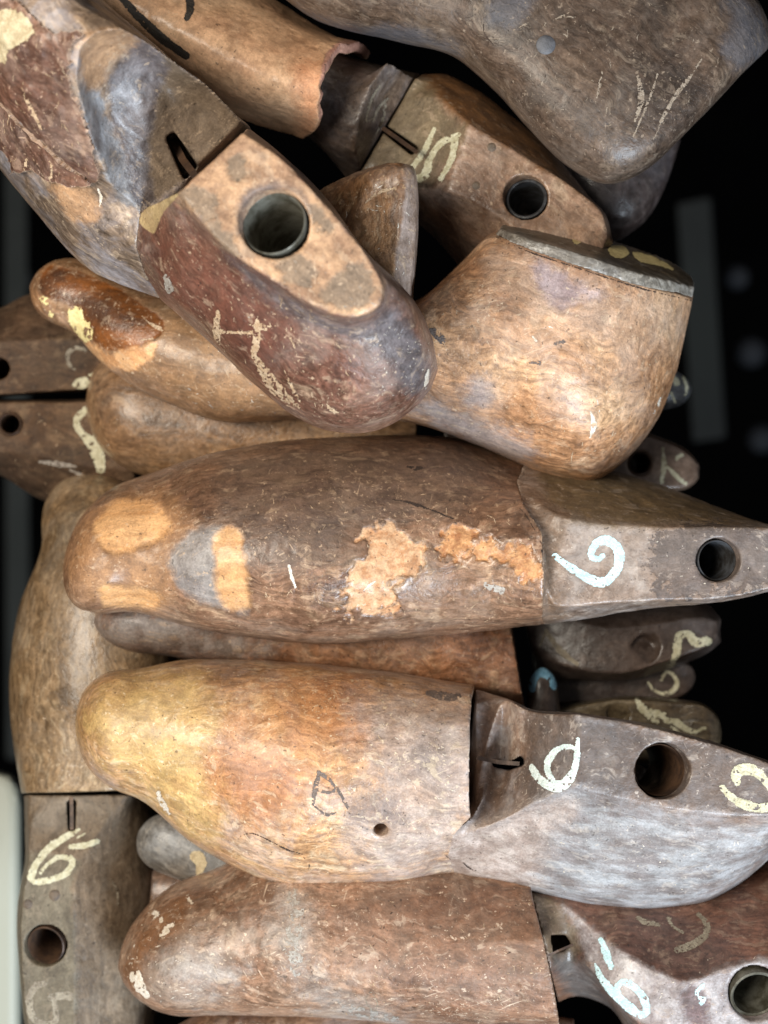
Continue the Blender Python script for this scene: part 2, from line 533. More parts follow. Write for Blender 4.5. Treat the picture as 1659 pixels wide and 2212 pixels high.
def wood(name, dark, mid, light, rub, film=c(120, 115, 118), film_amt=0.4, rough=0.36, seed=1, scr=0.5, grain=0.9, patches=(), bumpy=1.0, spec=0.45, blot=1.0, gloss=0.45):
    """old waxed wood: blotches, grain, rubbed edges, scratches, grey film, and patches of bare wood or paint with their own outline"""
    r = random.Random(seed); k = NT(name)
    lift = lambda q, m=1.22: tuple(min(0.8, (x*0.88+0.12*(0.3*q[0]+0.5*q[1]+0.2*q[2]))*m) for x in q[:3])+(1,)
    dark, mid, light, rub, film = lift(dark, 1.35), lift(mid), lift(light, 1.18), lift(rub, 1.1), lift(film, 1.3)
    base = k.map(k.n('TexCoord').outputs['Object'], loc=(r.uniform(1, 9), r.uniform(1, 9), r.uniform(1, 9)))
    wv = k.n('VectorMath', operation='MULTIPLY_ADD')
    nn = k.n('TexNoise'); k.put(nn.inputs['Vector'], base); nn.inputs['Scale'].default_value = 55; nn.inputs['Detail'].default_value = 3
    k.put(wv.inputs[0], nn.outputs['Color']); wv.inputs[1].default_value = (0.016,)*3; k.put(wv.inputs[2], base)
    warp = wv.outputs[0]
    n1 = k.noise(k.map(warp, sc=(0.55, 1, 1)), 26, 5, 0.62)
    n2 = k.noise(warp, 75, 6, 0.68)
    n3 = k.noise(base, 330, 4, 0.65)
    n5 = k.noise(base, 1300, 2, 0.6)
    gr = k.noise(k.map(warp, sc=(22, 520, 520)), 1.0, 4, 0.66)
    col = k.mix(k.step(n1, 0.36, 0.53), dark, mid)
    col = k.mix(k.step(n1, 0.50, 0.68), col, light)
    # rubbed paler spots and dark stains
    col = k.mix(k.math('MULTIPLY', k.step(n2, 0.54, 0.70), 0.55*blot), col, rub)
    st = k.noise(k.map(warp, loc=(4, 2, 7)), 48, 5, 0.7, 0.4)
    col = k.mix(k.math('MULTIPLY', k.step(st, 0.57, 0.70), 0.42*blot), col, tuple(x*0.5 for x in dark[:3])+(1,))
    # grain and fine mottling
    col = k.mix(grain, col, k.mix(1.0, col, k.step_col(gr, 0.3, 0.72, (0.42, 0.39, 0.36, 1), (1.22, 1.2, 1.18, 1)), 'MULTIPLY'))
    col = k.mix(0.75, col, k.mix(1.0, col, k.step_col(n3, 0.34, 0.66, (0.74, 0.72, 0.7, 1), (1.2, 1.2, 1.2, 1)), 'MULTIPLY'))
    col = k.mix(0.4, col, k.mix(1.0, col, k.step_col(n5, 0.3, 0.7, (0.72, 0.72, 0.72, 1), (1.25, 1.25, 1.25, 1)), 'MULTIPLY'))
    fk = k.noise(k.map(warp, loc=(2, 6, 1), sc=(0.4, 1, 1)), 210, 4, 0.72)
    # grey film of dust and handling
    fn = k.noise(k.map(warp, loc=(1, 8, 3)), 34, 6, 0.66, 0.6)
    fm = k.math('MULTIPLY', k.step(fn, 0.42, 0.66), film_amt)
    fm = k.math('MULTIPLY', fm, k.step(n3, 0.3, 0.6, 0.5, 1.0))
    col = k.mix(fm, col, film)
    # worn edges
    pt = k.n('NewGeometry').outputs['Pointiness']
    ew = k.math('MULTIPLY', k.step(k.math('ADD', pt, k.math('MULTIPLY', k.math('SUBTRACT', n3, 0.5), 0.09)), 0.535, 0.60), 0.7)
    col = k.mix(ew, col, rub)
    ro = k.math('ADD', k.math('MULTIPLY', k.math('SUBTRACT', n3, 0.5), 0.5), k.math('ADD', rough, k.math('MULTIPLY', fm, 0.15)))
    hgt = k.math('ADD', k.math('MULTIPLY', n3, 0.9), k.math('ADD', k.math('MULTIPLY', gr, 0.5*grain), k.math('ADD', k.math('MULTIPLY', n5, 0.30), k.math('ADD', k.math('MULTIPLY', n2, 1.4), k.math('MULTIPLY', fk, 0.9)))))
    for q in patches:   # key, col1, col2, rough, rag (units), soft, amt, raise
        s = k.attr(q['key'])
        pn = k.noise(k.map(base, loc=(5, q.get('off', 0), 1)), q.get('scale', 90), 4, 0.65)
        s = k.math('ADD', s, k.math('ADD', k.math('MULTIPLY', k.math('SUBTRACT', pn, 0.5), q.get('rag', 60)), k.math('MULTIPLY', k.math('SUBTRACT', n3, 0.5), 0.5*q.get('rag', 60))))
        so = q.get('soft', 4)
        mk = k.math('MULTIPLY', k.step(s, so, -so), q.get('amt', 1.0))
        pc = k.mix(k.step(k.noise(k.map(base, loc=(2, q.get('off', 0), 8), sc=q.get('stretch', (1, 1, 1))), q.get('scale2', 140), 4, 0.65), 0.35, 0.65), q['a'], q['b'])
        pc = k.mix(0.6, pc, k.mix(1.0, pc, k.step_col(n5, 0.3, 0.7, (0.75, 0.75, 0.75, 1), (1.22, 1.22, 1.22, 1)), 'MULTIPLY'))
        pc = k.mix(0.6, pc, k.mix(1.0, pc, k.step_col(gr, 0.3, 0.72, (0.7, 0.68, 0.66, 1), (1.15, 1.15, 1.15, 1)), 'MULTIPLY'))
        col = k.mix(mk, col, pc)
        ro = k.math('ADD', k.math('MULTIPLY', ro, k.math('SUBTRACT', 1.0, mk)), k.math('MULTIPLY', mk, q.get('rough', 0.6)))
        hgt = k.math('ADD', hgt, k.math('MULTIPLY', mk, q.get('raise', -1.0)))
    # streaky flecks along the grain
    col = k.mix(k.math('MULTIPLY', k.step(fk, 0.56, 0.66), 0.46*blot), col, k.mix(0.7, col, rub))
    fk2 = k.noise(k.map(warp, loc=(8, 3, 4), sc=(0.45, 1, 1)), 180, 4, 0.72)
    col = k.mix(k.math('MULTIPLY', k.step(fk2, 0.56, 0.66), 0.36*blot), col, k.mix(0.62, col, tuple(x*0.4 for x in dark[:3])+(1,)))
    # scratches in two directions, gathered in places
    sm = k.step(k.noise(k.map(base, loc=(9, 1, 2)), 42, 3, 0.6), 0.46, 0.66)
    for rot, lo in (((0.3, 0.5, 0.4), 0.655), ((-0.4, -0.9, 0.2), 0.665), ((0.2, 1.4, -0.5), 0.67)):
        sn = k.noise(k.map(k.map(base, rot=rot), sc=(60, 1150, 1150)), 1.0, 2, 0.55)
        col = k.mix(k.math('MULTIPLY', k.math('MULTIPLY', k.step(sn, lo, lo+0.05), sm), scr), col, rub)
    # pits and pale flecks
    col = k.mix(k.math('MULTIPLY', k.step(k.noise(k.map(base, loc=(3, 3, 3)), 620, 2, 0.5), 0.68, 0.73), 0.6), col, (0.02, 0.013, 0.009, 1))
    col = k.mix(k.math('MULTIPLY', k.step(k.noise(k.map(base, loc=(7, 3, 1)), 480, 3, 0.6), 0.65, 0.70), 0.75*scr+0.15), col, rub)
    mo = k.noise(k.map(warp, loc=(6, 6, 2)), 120, 5, 0.7)
    col = k.mix(0.6, col, k.mix(1.0, col, k.step_col(mo, 0.34, 0.64, (0.68, 0.66, 0.64, 1), (1.18, 1.18, 1.18, 1)), 'MULTIPLY'))
    k.put(k.b.inputs['Base Color'], col)
    k.put(k.b.inputs['Roughness'], k.math('MAXIMUM', ro, 0.2))
    k.b.inputs['Specular IOR Level'].default_value = spec
    k.put(k.b.inputs['Normal'], k.bump(hgt, 0.5*bumpy, 0.0006))
    cw = k.math('MULTIPLY', k.step(n3, 0.25, 0.6), k.math('MULTIPLY', k.step(fn, 0.75, 0.35), gloss))
    k.put(k.b.inputs['Coat Weight'], cw)
    k.b.inputs['Coat Roughness'].default_value = 0.2
    k.put(k.b.inputs['Coat Normal'], k.bump(k.math('ADD', n2, k.math('MULTIPLY', fk, 0.5)), 0.3*bumpy, 0.0005))
    return k.m
def _step_col(s, v, lo, hi, a, b): return s.mix(s.step(v, lo, hi), a, b)
NT.step_col = _step_col

def paint(name, a, b, wear=0.5, rough=0.55):
    k = NT(name); base = k.n('TexCoord').outputs['Object']
    n = k.noise(base, 420, 6, 0.7); n2 = k.noise(base, 1500, 3, 0.6)
    col = k.mix(k.step(n, 0.35, 0.65), a, b)
    col = k.mix(0.6, col, k.mix(1.0, col, k.step_col(n2, 0.3, 0.7, (0.7, 0.7, 0.7, 1), (1.12, 1.12, 1.12, 1)), 'MULTIPLY'))
    k.put(k.b.inputs['Base Color'], col); k.b.inputs['Roughness'].default_value = rough
    k.put(k.b.inputs['Normal'], k.bump(k.math('ADD', k.math('ADD', n, n2), k.noise(k.map(base, sc=(200, 1400, 1400)), 1.0, 3, 0.6)), 0.7, 0.0006))
    if wear:
        k.put(k.b.inputs['Alpha'], k.step(k.noise(k.map(base, loc=(3, 1, 5), sc=(1, 1, 1)), 520, 6, 0.8), 0.66-0.13*wear, 0.70-0.13*wear, 1.0, 0.0))
    return k.m

def metal(name, a, b, rough=0.35, met=0.8):
    k = NT(name); base = k.n('TexCoord').outputs['Object']
    n = k.noise(base, 160, 7, 0.65)
    k.put(k.b.inputs['Base Color'], k.mix(k.step(n, 0.35, 0.65), a, b))
    k.put(k.b.inputs['Roughness'], k.math('ADD', rough, k.math('MULTIPLY', k.math('SUBTRACT', n, 0.5), 0.5)))
    k.b.inputs['Metallic'].default_value = met
    k.put(k.b.inputs['Normal'], k.bump(k.noise(base, 700, 4, 0.6), 0.4, 0.0004))
    return k.m

def plain(name, a, b, scale=30, rough=0.8):
    k = NT(name); base = k.n('TexCoord').outputs['Object']
    k.put(k.b.inputs['Base Color'], k.mix(k.step(k.noise(base, scale, 5, 0.6), 0.35, 0.65), a, b))
    k.b.inputs['Roughness'].default_value = rough
    k.put(k.b.inputs['Normal'], k.bump(k.noise(base, scale*8, 4, 0.6), 0.3, 0.001))
    return k.m

STEEL = metal('tarnished_steel', c(96, 98, 102), c(46, 42, 38), 0.42, 0.5)
RUST = metal('rusty_steel', c(84, 62, 46), c(52, 38, 30), 0.5, 0.2)
PALEMETAL = metal('zinc_sleeve', c(112, 110, 100), c(66, 62, 50), 0.42, 0.3)
PEGM = plain('peg_wood', c(96, 80, 64), c(70, 58, 48), 400, 0.5)
WHITE = paint('chalky_white_paint', c(222, 232, 228), c(190, 204, 200), 0.35)
AQUA = paint('bluish_white_paint', c(205, 230, 232), c(176, 208, 212), 0.35)
CREAM = paint('cream_paint', c(210, 205, 178), c(180, 172, 140), 0.4)
YELLOW = paint('pale_yellow_paint', c(238, 220, 160), c(214, 190, 130), 0.25)
FAINT = paint('faded_paint', c(150, 140, 122), c(120, 108, 92), 0.8)
BLUEP = paint('light_blue_paint', c(150, 200, 226), c(112, 166, 196), 0.3)
SCR = paint('raw_scratch', c(205, 180, 150), c(176, 144, 112), 0.75)
SCRD = paint('dull_scratch', c(150, 136, 120), c(128, 112, 96), 0.75)
SCRW = paint('white_scrape', c(232, 222, 208), c(206, 190, 168), 0.3)
INK = paint('dark_stamp_ink', c(116, 100, 90), c(92, 80, 74), 0.8)
CRACK = plain('crack_dirt', c(62, 46, 36), c(44, 32, 25), 400, 0.9)
GREYF = paint('grey_residue_and_glint', c(176, 168, 158), c(148, 138, 128), 0.8)
CRMP = paint('cream_label', c(212, 196, 160), c(180, 160, 126), 0.2)
BLK = paint('black_marker', c(62, 54, 46), c(44, 40, 36), 0.4)

def boxpx(x0, y0, x1, y1, d0, d1):
    p = np.array([(x, y, d) for d in (d0, d1) for x, y in ((x0, y0), (x1, y0), (x1, y1), (x0, y1))], float)
    return W(p), [(0, 1, 2, 3), (4, 5, 6, 7), (0, 1, 5, 4), (1, 2, 6, 5), (2, 3, 7, 6), (3, 0, 4, 7)]
def quadpx(pts, d0, d1):
    n = len(pts)
    p = np.array([(x, y, d) for d in (d0, d1) for x, y in pts], float)
    return W(p), [tuple(range(n)), tuple(range(n, 2*n))]+[(i, (i+1) % n, n+(i+1) % n, n+i) for i in range(n)]

def shell(name, pc, mat, polys, thick=8, rag=5, seed=0, bump=0.0006, step=3.0, label=None):
    """a torn layer with its own thickness lying on a surface"""
    me = decal_mesh(pc, polys=polys, step=step, rag=rag, off=thick*U, seed=seed)
    p = coords(me); nr = normals(me)
    n = np.abs(vnoise(p*np.array([1, 1, 1]), 150, seed, 3)); n2 = vnoise(p, 420, seed+4, 2)
    set_coords(me, p+nr*(bump*(n-0.25)+0.25*bump*n2)[:, None])
    laplace(me, 3, (0.5,))
    bm = bmesh.new(); bm.from_mesh(me)
    bmesh.ops.solidify(bm, geom=bm.faces[:], thickness=thick*U*1.3)
    bm.to_mesh(me); bm.free()
    me.polygons.foreach_set('use_smooth', np.ones(len(me.polygons), bool))
    me.set_sharp_from_angle(angle=math.radians(55)); me.name = name
    o = link(name, me, mat, pc.parent)
    if label: o['label'] = label
    q = Piece(); q.ob = o; q.parent = pc.parent; mw = MATS(o)
    q.bvh = BVHTree.FromPolygons([mw @ a.co for a in me.vertices], [tuple(b.vertices) for b in me.polygons])
    return q

def wild(pc, mat, area, n, seed, ln=(6, 22), wd_=(0.7, 1.8), ang=None, **kw):
    """a scatter of short nicks inside a rectangle of the surface"""
    r = random.Random(seed); st = []
    for _ in range(n):
        x = r.uniform(area[0], area[2]); y = r.uniform(area[1], area[3])
        a = r.gauss(ang, 0.35) if ang is not None else r.uniform(0, math.pi)
        l = r.uniform(*ln)*(0.5+r.random()); b = a+r.gauss(0, 0.25)
        st.append(([(x, y), (x+l*0.5*math.cos(a), y+l*0.5*math.sin(a)), (x+l*math.cos(b), y+l*math.sin(b))], [0.4, r.uniform(*wd_), 0.4]))
    for i in range(0, n, 12):
        try: scuff(pc, mat, strokes=st[i:i+12], step=1.1, rag=0.8, drop=0.1, seed=seed+i, **kw)
        except ValueError: pass

# ---------------------------------------------------------------- the setting behind the pile
def bg(name, pts, d0, d1, mat, label=None, cat=None, kind=None, group=None, bevel=0.004):
    v, f = quadpx(pts, d0, d1)
    me = mesh_from(name, v, f)
    if bevel:
        bm = bmesh.new(); bm.from_mesh(me); bmesh.ops.bevel(bm, geom=bm.edges[:], offset=bevel, segments=3, affect='EDGES', profile=0.5); bm.to_mesh(me); bm.free()
    o = bpy.data.objects.new(name, me); COL.objects.link(o); me.materials.append(mat)
    return tag(o, label, cat, group, kind)
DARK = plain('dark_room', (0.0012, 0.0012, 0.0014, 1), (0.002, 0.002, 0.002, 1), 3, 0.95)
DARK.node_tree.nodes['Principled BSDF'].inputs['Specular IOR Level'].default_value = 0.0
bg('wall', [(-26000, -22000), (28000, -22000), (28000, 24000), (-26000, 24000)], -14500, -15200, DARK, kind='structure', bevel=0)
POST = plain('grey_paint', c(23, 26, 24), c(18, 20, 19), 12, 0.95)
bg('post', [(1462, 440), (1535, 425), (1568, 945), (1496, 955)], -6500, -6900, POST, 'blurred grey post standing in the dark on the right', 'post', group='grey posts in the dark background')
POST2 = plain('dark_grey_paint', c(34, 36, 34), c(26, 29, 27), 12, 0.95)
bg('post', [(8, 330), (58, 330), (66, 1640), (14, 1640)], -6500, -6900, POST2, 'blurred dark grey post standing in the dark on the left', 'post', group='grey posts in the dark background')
CRM = plain('cream_enamel', c(152, 153, 140), c(136, 137, 124), 8, 0.5)
bg('cabinet', [(-420, 1668), (8, 1668), (34, 1684), (45, 1725), (45, 2700), (-420, 2700)], -1300, -3200, CRM, 'pale cream cabinet with a rounded corner, blurred behind the lower left last', 'cabinet', bevel=0.006)
KN = plain('blue_bokeh', c(17, 20, 28), c(13, 16, 22), 40, 0.8)
KN2 = plain('rosy_bokeh', c(34, 28, 30), c(28, 24, 25), 40, 0.8)
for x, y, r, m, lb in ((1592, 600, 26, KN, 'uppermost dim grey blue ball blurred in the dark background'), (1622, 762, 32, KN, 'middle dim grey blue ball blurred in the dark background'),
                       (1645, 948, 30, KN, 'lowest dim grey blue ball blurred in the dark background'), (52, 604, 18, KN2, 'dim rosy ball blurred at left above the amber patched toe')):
    me = bpy.data.meshes.new('bokeh'); bm = bmesh.new(); bmesh.ops.create_uvsphere(bm, u_segments=24, v_segments=16, radius=r*U*(DIST+7000)/DIST); bm.to_mesh(me); bm.free(); shade(me)  # spheres added to stand in for out-of-focus spots of light
    o = bpy.data.objects.new('bokeh', me); COL.objects.link(o); o.location = Vector(W(np.array([x, y, -7000.0]))); me.materials.append(m)
    tag(o, lb, 'bokeh', 'dim bokeh spots in the background')

# ================================================================ the lasts
BARE = (c(222, 158, 96), c(196, 128, 72))       # freshly bared wood
# ---- B: large pale last, number 6, second from the bottom
wB = wood('wood_pale_honey', c(134, 98, 64), c(180, 134, 88), c(204, 166, 114), c(222, 200, 164), film=c(150, 142, 142), film_amt=0.45, seed=11, scr=0.55,
          patches=[dict(key='warm', a=c(190, 122, 72), b=c(168, 108, 66), rag=160, soft=50, amt=0.55, off=1),
                   dict(key='yellow', a=c(210, 178, 116), b=c(186, 150, 94), rag=120, soft=45, amt=0.7, off=2, scale2=70),
                   dict(key='ash', a=c(184, 172, 166), b=c(146, 132, 126), rag=170, soft=60, amt=0.7, off=3, scale2=110),
                   dict(key='stain', a=c(92, 80, 78), b=c(112, 96, 90), rag=60, soft=22, amt=0.6, off=4)])
wB2 = wood('wood_heel_grey_brown', c(78, 62, 52), c(112, 90, 76), c(140, 116, 100), c(186, 172, 158), film=c(150, 152, 158), film_amt=0.5, seed=12, scr=0.5, grain=0.3,
           patches=[dict(key='ash', a=c(164, 165, 167), b=c(116, 108, 106), rag=120, soft=40, amt=0.8, off=3, scale2=120, stretch=(0.5, 1.5, 1.5)),  # cool light on the heel's lower side, put into the colour
                    dict(key='pink', a=c(178, 162, 152), b=c(142, 122, 110), rag=90, soft=40, amt=0.85, off=9),
                    dict(key='dark', a=c(66, 55, 50), b=c(84, 69, 59), rag=40, soft=16, amt=0.75, off=6)])
LB = last('large honey brown last with white 6 beside a big empty hole, near the bottom', (900, 1900, -150), (1, 0.13))
st = RND((420, 1423, -180), (425, 1828, -180), 235, 2.2, -0.05, 190)
S = [RND((282, 1446, -175), (285, 1718, -175), 196, 2.1, 0, 150)]
fB = TIP((163, 1568, -150), S[0], 2.1)+[S[0], st,
     RND((620, 1430, -160), (640, 1918, -190), 285, 2.25, -0.1, 210), RND((830, 1450, -140), (830, 1914, -190), 270, 2.3, -0.1, 200),
     LINE([(1024, 1481, -120), (1020, 1500, 10), (1016, 1560, 95), (1014, 1640, 130), (1014, 1720, 122), (1018, 1768, 95), (985, 1800, 70), (975, 1850, -10), (990, 1895, -110), (1000, 1908, -190)], 200)]
B1 = piece('forepart', LB, fB, wB, cap1=(990, 1650, -100), seed=3, patches={
    'warm': [[(480, 1560), (620, 1480), (760, 1470), (820, 1560), (700, 1660), (600, 1760), (480, 1740), (420, 1640)]],
    'yellow': [[(175, 1540), (260, 1460), (400, 1440), (470, 1520), (440, 1640), (470, 1780), (420, 1800), (300, 1690), (210, 1620)]],
    'ash': [[(760, 1520), (900, 1500), (1015, 1540), (1015, 1760), (960, 1880), (820, 1890), (740, 1800), (820, 1700)]],
    'stain': [[(888, 1640), (920, 1600), (960, 1615), (955, 1670), (915, 1690)], [(745, 1730), (800, 1715), (850, 1730), (850, 1770), (800, 1790), (755, 1770)]]},
    holes=[(823, 1797, 90, 16, 60, (0.05, 0.25, 1))])
hB = [LINE([(1027, 1488, -140), (1029, 1520, -65), (1030, 1640, -50), (1028, 1740, 20), (1024, 1771, 86), (976, 1800, 72), (964, 1850, -8), (980, 1895, -110), (990, 1909, -190)], 170),
      CMB((1088, 1506, -110), (1090, 1512, -30), (1074, 1776, 80), (1052, 1913, -190), 0.75, 'soft', 150, -70), CMB((1118, 1518, -60), (1118, 1524, 30), (1118, 1754, 104), (1100, 1923, -188), 0.72, 'soft', 150, -34),
      CMB((1150, 1534, -20), (1150, 1539, 62), (1150, 1736, 116), (1140, 1932, -182), 0.7, 'soft', 150, -14),
      CMB((1250, 1540, 0), (1252, 1545, 138), (1245, 1700, 142), (1262, 1960, -170), 0.7, 'soft', 150),
      CMB((1380, 1560, 0), (1380, 1566, 140), (1400, 1738, 140), (1400, 1974, -170), 0.7, 'soft', 150),
      CMB((1500, 1591, 0), (1500, 1597, 140), (1508, 1754, 140), (1505, 1959, -160), 0.7, 'soft', 150),
      CMB((1600, 1622, 0), (1600, 1628, 138), (1600, 1762, 138), (1592, 1914, -150), 0.7, 'soft', 150),
      CMB((1700, 1658, 0), (1700, 1664, 134), (1690, 1762, 134), (1672, 1848, -120), 0.7, 0.7, 120),
      CMB((1765, 1690, 0), (1763, 1696, 100), (1760, 1748, 100), (1755, 1765, -20), 0.7, 0.7, 60)]
slot = quadpx([(1062, 1640), (1100, 1646), (1130, 1630), (1134, 1652), (1100, 1664), (1062, 1656)], -300, 140)
B2 = piece('heel_block', LB, hB, wB2, breaks=(4,), soft=6, cutters=[slot], holes=[(1432, 1665, 140, 58, 300, (0.12, -0.08, 1))], seed=4, patches={
    'pink': [[(950, 1780), (1030, 1772), (1160, 1735), (1240, 1740), (1180, 1830), (1130, 1940), (950, 1930)]],
    'ash': [[(1150, 1745), (1240, 1712), (1340, 1735), (1500, 1770), (1700, 1790), (1660, 1880), (1480, 1965), (1250, 1955), (1100, 1910), (1060, 1830)]],
    'dark': [[(1140, 1540), (1260, 1550), (1500, 1600), (1700, 1660), (1700, 1758), (1500, 1745), (1400, 1728), (1250, 1692), (1160, 1725), (1120, 1700), (1140, 1620)]]})
bushing(B2, 1432, 1665, 126, 57, RUST, (0.12, -0.08, 1), 290, 0.05, rim=-24)
strip(B2, [(1030, 1636, -20), (1075, 1646, 0), (1122, 1650, 20)], 9, 26, RUST)
decal('painted_number', B2, WHITE, strokes=[([(1150, 1658), (1163, 1680), (1190, 1699), (1218, 1697), (1238, 1672), (1246, 1636), (1249, 1596)], [8, 10, 11, 10, 8, 7, 5]),
      ([(1196, 1690), (1183, 1662), (1186, 1640), (1203, 1620), (1228, 1613), (1244, 1618)], [7, 8, 9, 8, 7, 5]), ([(1196, 1692), (1215, 1690), (1236, 1668)], 7)], rag=3, drop=0.06, seed=2, label='white painted 6')
decal('painted_number', B2, CREAM, strokes=[([(1560, 1700), (1575, 1718), (1605, 1737), (1645, 1745), (1672, 1740)], [7, 9, 11, 11, 9]),
      ([(1592, 1690), (1590, 1672), (1606, 1662), (1628, 1665), (1650, 1682), (1668, 1712), (1672, 1738)], [9, 14, 14, 12, 9, 7, 6])], rag=3, drop=0.08, seed=5, label='cream painted 9 cut by the right edge')
scuff(B1, INK, strokes=[([(690, 1668), (682, 1700), (676, 1738)], [5, 7, 4]), ([(688, 1668), (715, 1688), (735, 1715), (752, 1745)], [6, 4, 5]), ([(682, 1706), (712, 1712), (728, 1702)], 4), ([(680, 1742), (705, 1760), (726, 1755)], [3, 4, 2])], rag=3, drop=0.2, seed=7)
scuff(B1, INK, strokes=[([(925, 1497), (955, 1504), (988, 1506)], [8, 11, 8])], rag=5, drop=0.12, seed=8)
scuff(B1, CRACK, strokes=[([(500, 1815), (540, 1800), (575, 1812), (620, 1835), (655, 1845)], [0.5, 1.6, 2, 2, 0.5]), ([(655, 1850), (668, 1868), (664, 1880)], [1, 1.5, 0.5])], rag=2, seed=9)
scuff(B1, CRACK, strokes=[([(952, 1838), (968, 1852), (982, 1862)], [0.6, 2, 2.4])], rag=1.2, seed=10)
scuff(B2, CRACK, strokes=[([(1001, 1864), (1016, 1876), (1034, 1882)], [2.2, 2.4, 0.8])], rag=1.2, seed=10)
scuff(B1, SCR, strokes=[([(745, 1700), (760, 1722)], [2, 4, 1])], rag=2, seed=12)
scuff(B1, SCRW, strokes=[([(342, 1712), (352, 1735), (366, 1758)], [5, 8, 4]), ([(350, 1765), (362, 1778)], [3, 3])], rag=4, drop=0.25, seed=13)
wild(B1, SCR, (420, 1470, 1000, 1640), 60, 21, ang=0.5)
wild(B1, CRACK, (220, 1500, 520, 1780), 26, 22, ln=(3, 9), wd_=(0.6, 1.5), ang=0.1)
wild(B1, SCRW, (800, 1540, 1005, 1720), 40, 23, ang=0.7)
wild(B2, SCRW, (1100, 1800, 1600, 1930), 40, 24, ln=(3, 9))

# ---- F: last with white 6, bare orange patches
wF = wood('wood_brown_worn', c(88, 62, 46), c(126, 92, 68), c(152, 116, 86), c(192, 160, 126), film=c(130, 112, 96), film_amt=0.45, seed=21, scr=0.55,
          patches=[dict(key='dark', a=c(82, 66, 58), b=c(104, 84, 70), rag=120, soft=35, amt=0.75, off=1),  # shade on the upper side of the forepart, painted as darker brown
                   dict(key='toe', a=c(164, 122, 84), b=c(140, 103, 72), rag=60, soft=30, amt=0.9, off=5),
                   dict(key='grey', a=c(112, 106, 104), b=c(140, 134, 130), rag=30, soft=10, amt=0.9, off=3, scale2=90, rough=0.6),
                   dict(key='bare', a=c(220, 172, 120), b=c(204, 150, 96), rag=30, soft=9, amt=0.82, off=2, rough=0.75, scale2=60, stretch=(0.25, 2.5, 2.5), **{'raise': -1.5}),
                   dict(key='torn', a=c(212, 172, 134), b=c(180, 130, 90), rag=40, soft=6, amt=0.92, off=9, rough=0.85, scale=120, scale2=260, **{'raise': -2.0}),
                   dict(key='torn2', a=c(206, 154, 104), b=c(164, 108, 66), rag=40, soft=6, amt=0.9, off=12, rough=0.85, scale=120, scale2=260, **{'raise': -2.0})])
wF2 = wood('wood_heel_ash_brown', c(88, 70, 58), c(122, 100, 84), c(146, 126, 110), c(182, 164, 148), film=c(148, 142, 138), film_amt=0.5, seed=22, scr=0.3, grain=0.3, rough=0.55,
           patches=[dict(key='dark', a=c(92, 76, 50), b=c(112, 92, 62), rag=40, soft=20, amt=0.9, off=1), dict(key='joint', a=c(118, 94, 74), b=c(98, 78, 62), rag=50, soft=14, amt=0.85, off=8), dict(key='spots', a=c(70, 62, 60), b=c(96, 84, 78), rag=150, soft=4, amt=0.75, off=4, scale=160)])  # dark: shaded upper flank, put into the colour
LF = last('brown last with white 6 and torn orange bare patches across the middle', (880, 1380, -150), (1, 0.02))
S = [RND((310, 1028, -230), (262, 1322, -150), 190, 2.2, 0, 150)]
fF = TIP((138, 1208, -130), S[0], 2.25)+[S[0], RND((480, 975, -250), (460, 1365, -150), 255, 2.2, 0.05, 190), RND((700, 945, -270), (700, 1391, -140), 285, 2.15, 0.05, 200),
     RND((920, 940, -280), (920, 1375, -130), 262, 2.1, 0.05, 200),
     LINE([(1140, 985, -280), (1118, 1040, -80), (1130, 1085, 40), (1172, 1150, 98), (1174, 1220, 105), (1174, 1290, 80), (1172, 1330, 30), (1176, 1349, -70)], 180)]
F1 = piece('forepart', LF, fF, wF, cap1=(1150, 1200, -60), seed=6, chip=0.0002, sink={'torn': (0.0006, 46), 'torn2': (0.0006, 46), 'bare': (0.0002, 10)}, patches={
    'dark': [[(500, 990), (760, 960), (960, 960), (1060, 1040), (960, 1110), (800, 1120), (660, 1230), (560, 1180), (480, 1080)]],
    'toe': [[(140, 1200), (190, 1110), (270, 1065), (380, 1080), (420, 1150), (380, 1250), (340, 1320), (220, 1300), (160, 1270)]],
    'grey': [[(365, 1208), (395, 1165), (440, 1140), (480, 1145), (470, 1200), (465, 1262), (500, 1310), (470, 1312), (420, 1290), (385, 1268)], [(505, 1300), (535, 1295), (538, 1322), (515, 1324)]],
    'bare': [[(203, 1135), (222, 1098), (262, 1082), (320, 1085), (360, 1105), (368, 1140), (335, 1172), (270, 1192), (225, 1185)], [(212, 1275), (240, 1262), (300, 1270), (345, 1285), (340, 1308), (280, 1312), (225, 1306)],
             [(466, 1160), (485, 1145), (512, 1146), (526, 1170), (532, 1230), (536, 1300), (510, 1318), (478, 1300), (464, 1262), (466, 1210)]],
    'torn': [[(785, 1150), (835, 1122), (880, 1150), (915, 1195), (905, 1240), (860, 1262), (850, 1325), (780, 1328), (745, 1305), (752, 1240), (790, 1200)]],
             'torn2': [[(930, 1185), (950, 1165), (966, 1150), (990, 1140), (1050, 1158), (1120, 1172), (1155, 1195), (1150, 1245), (1090, 1228), (1040, 1216), (985, 1206), (945, 1205)]]})
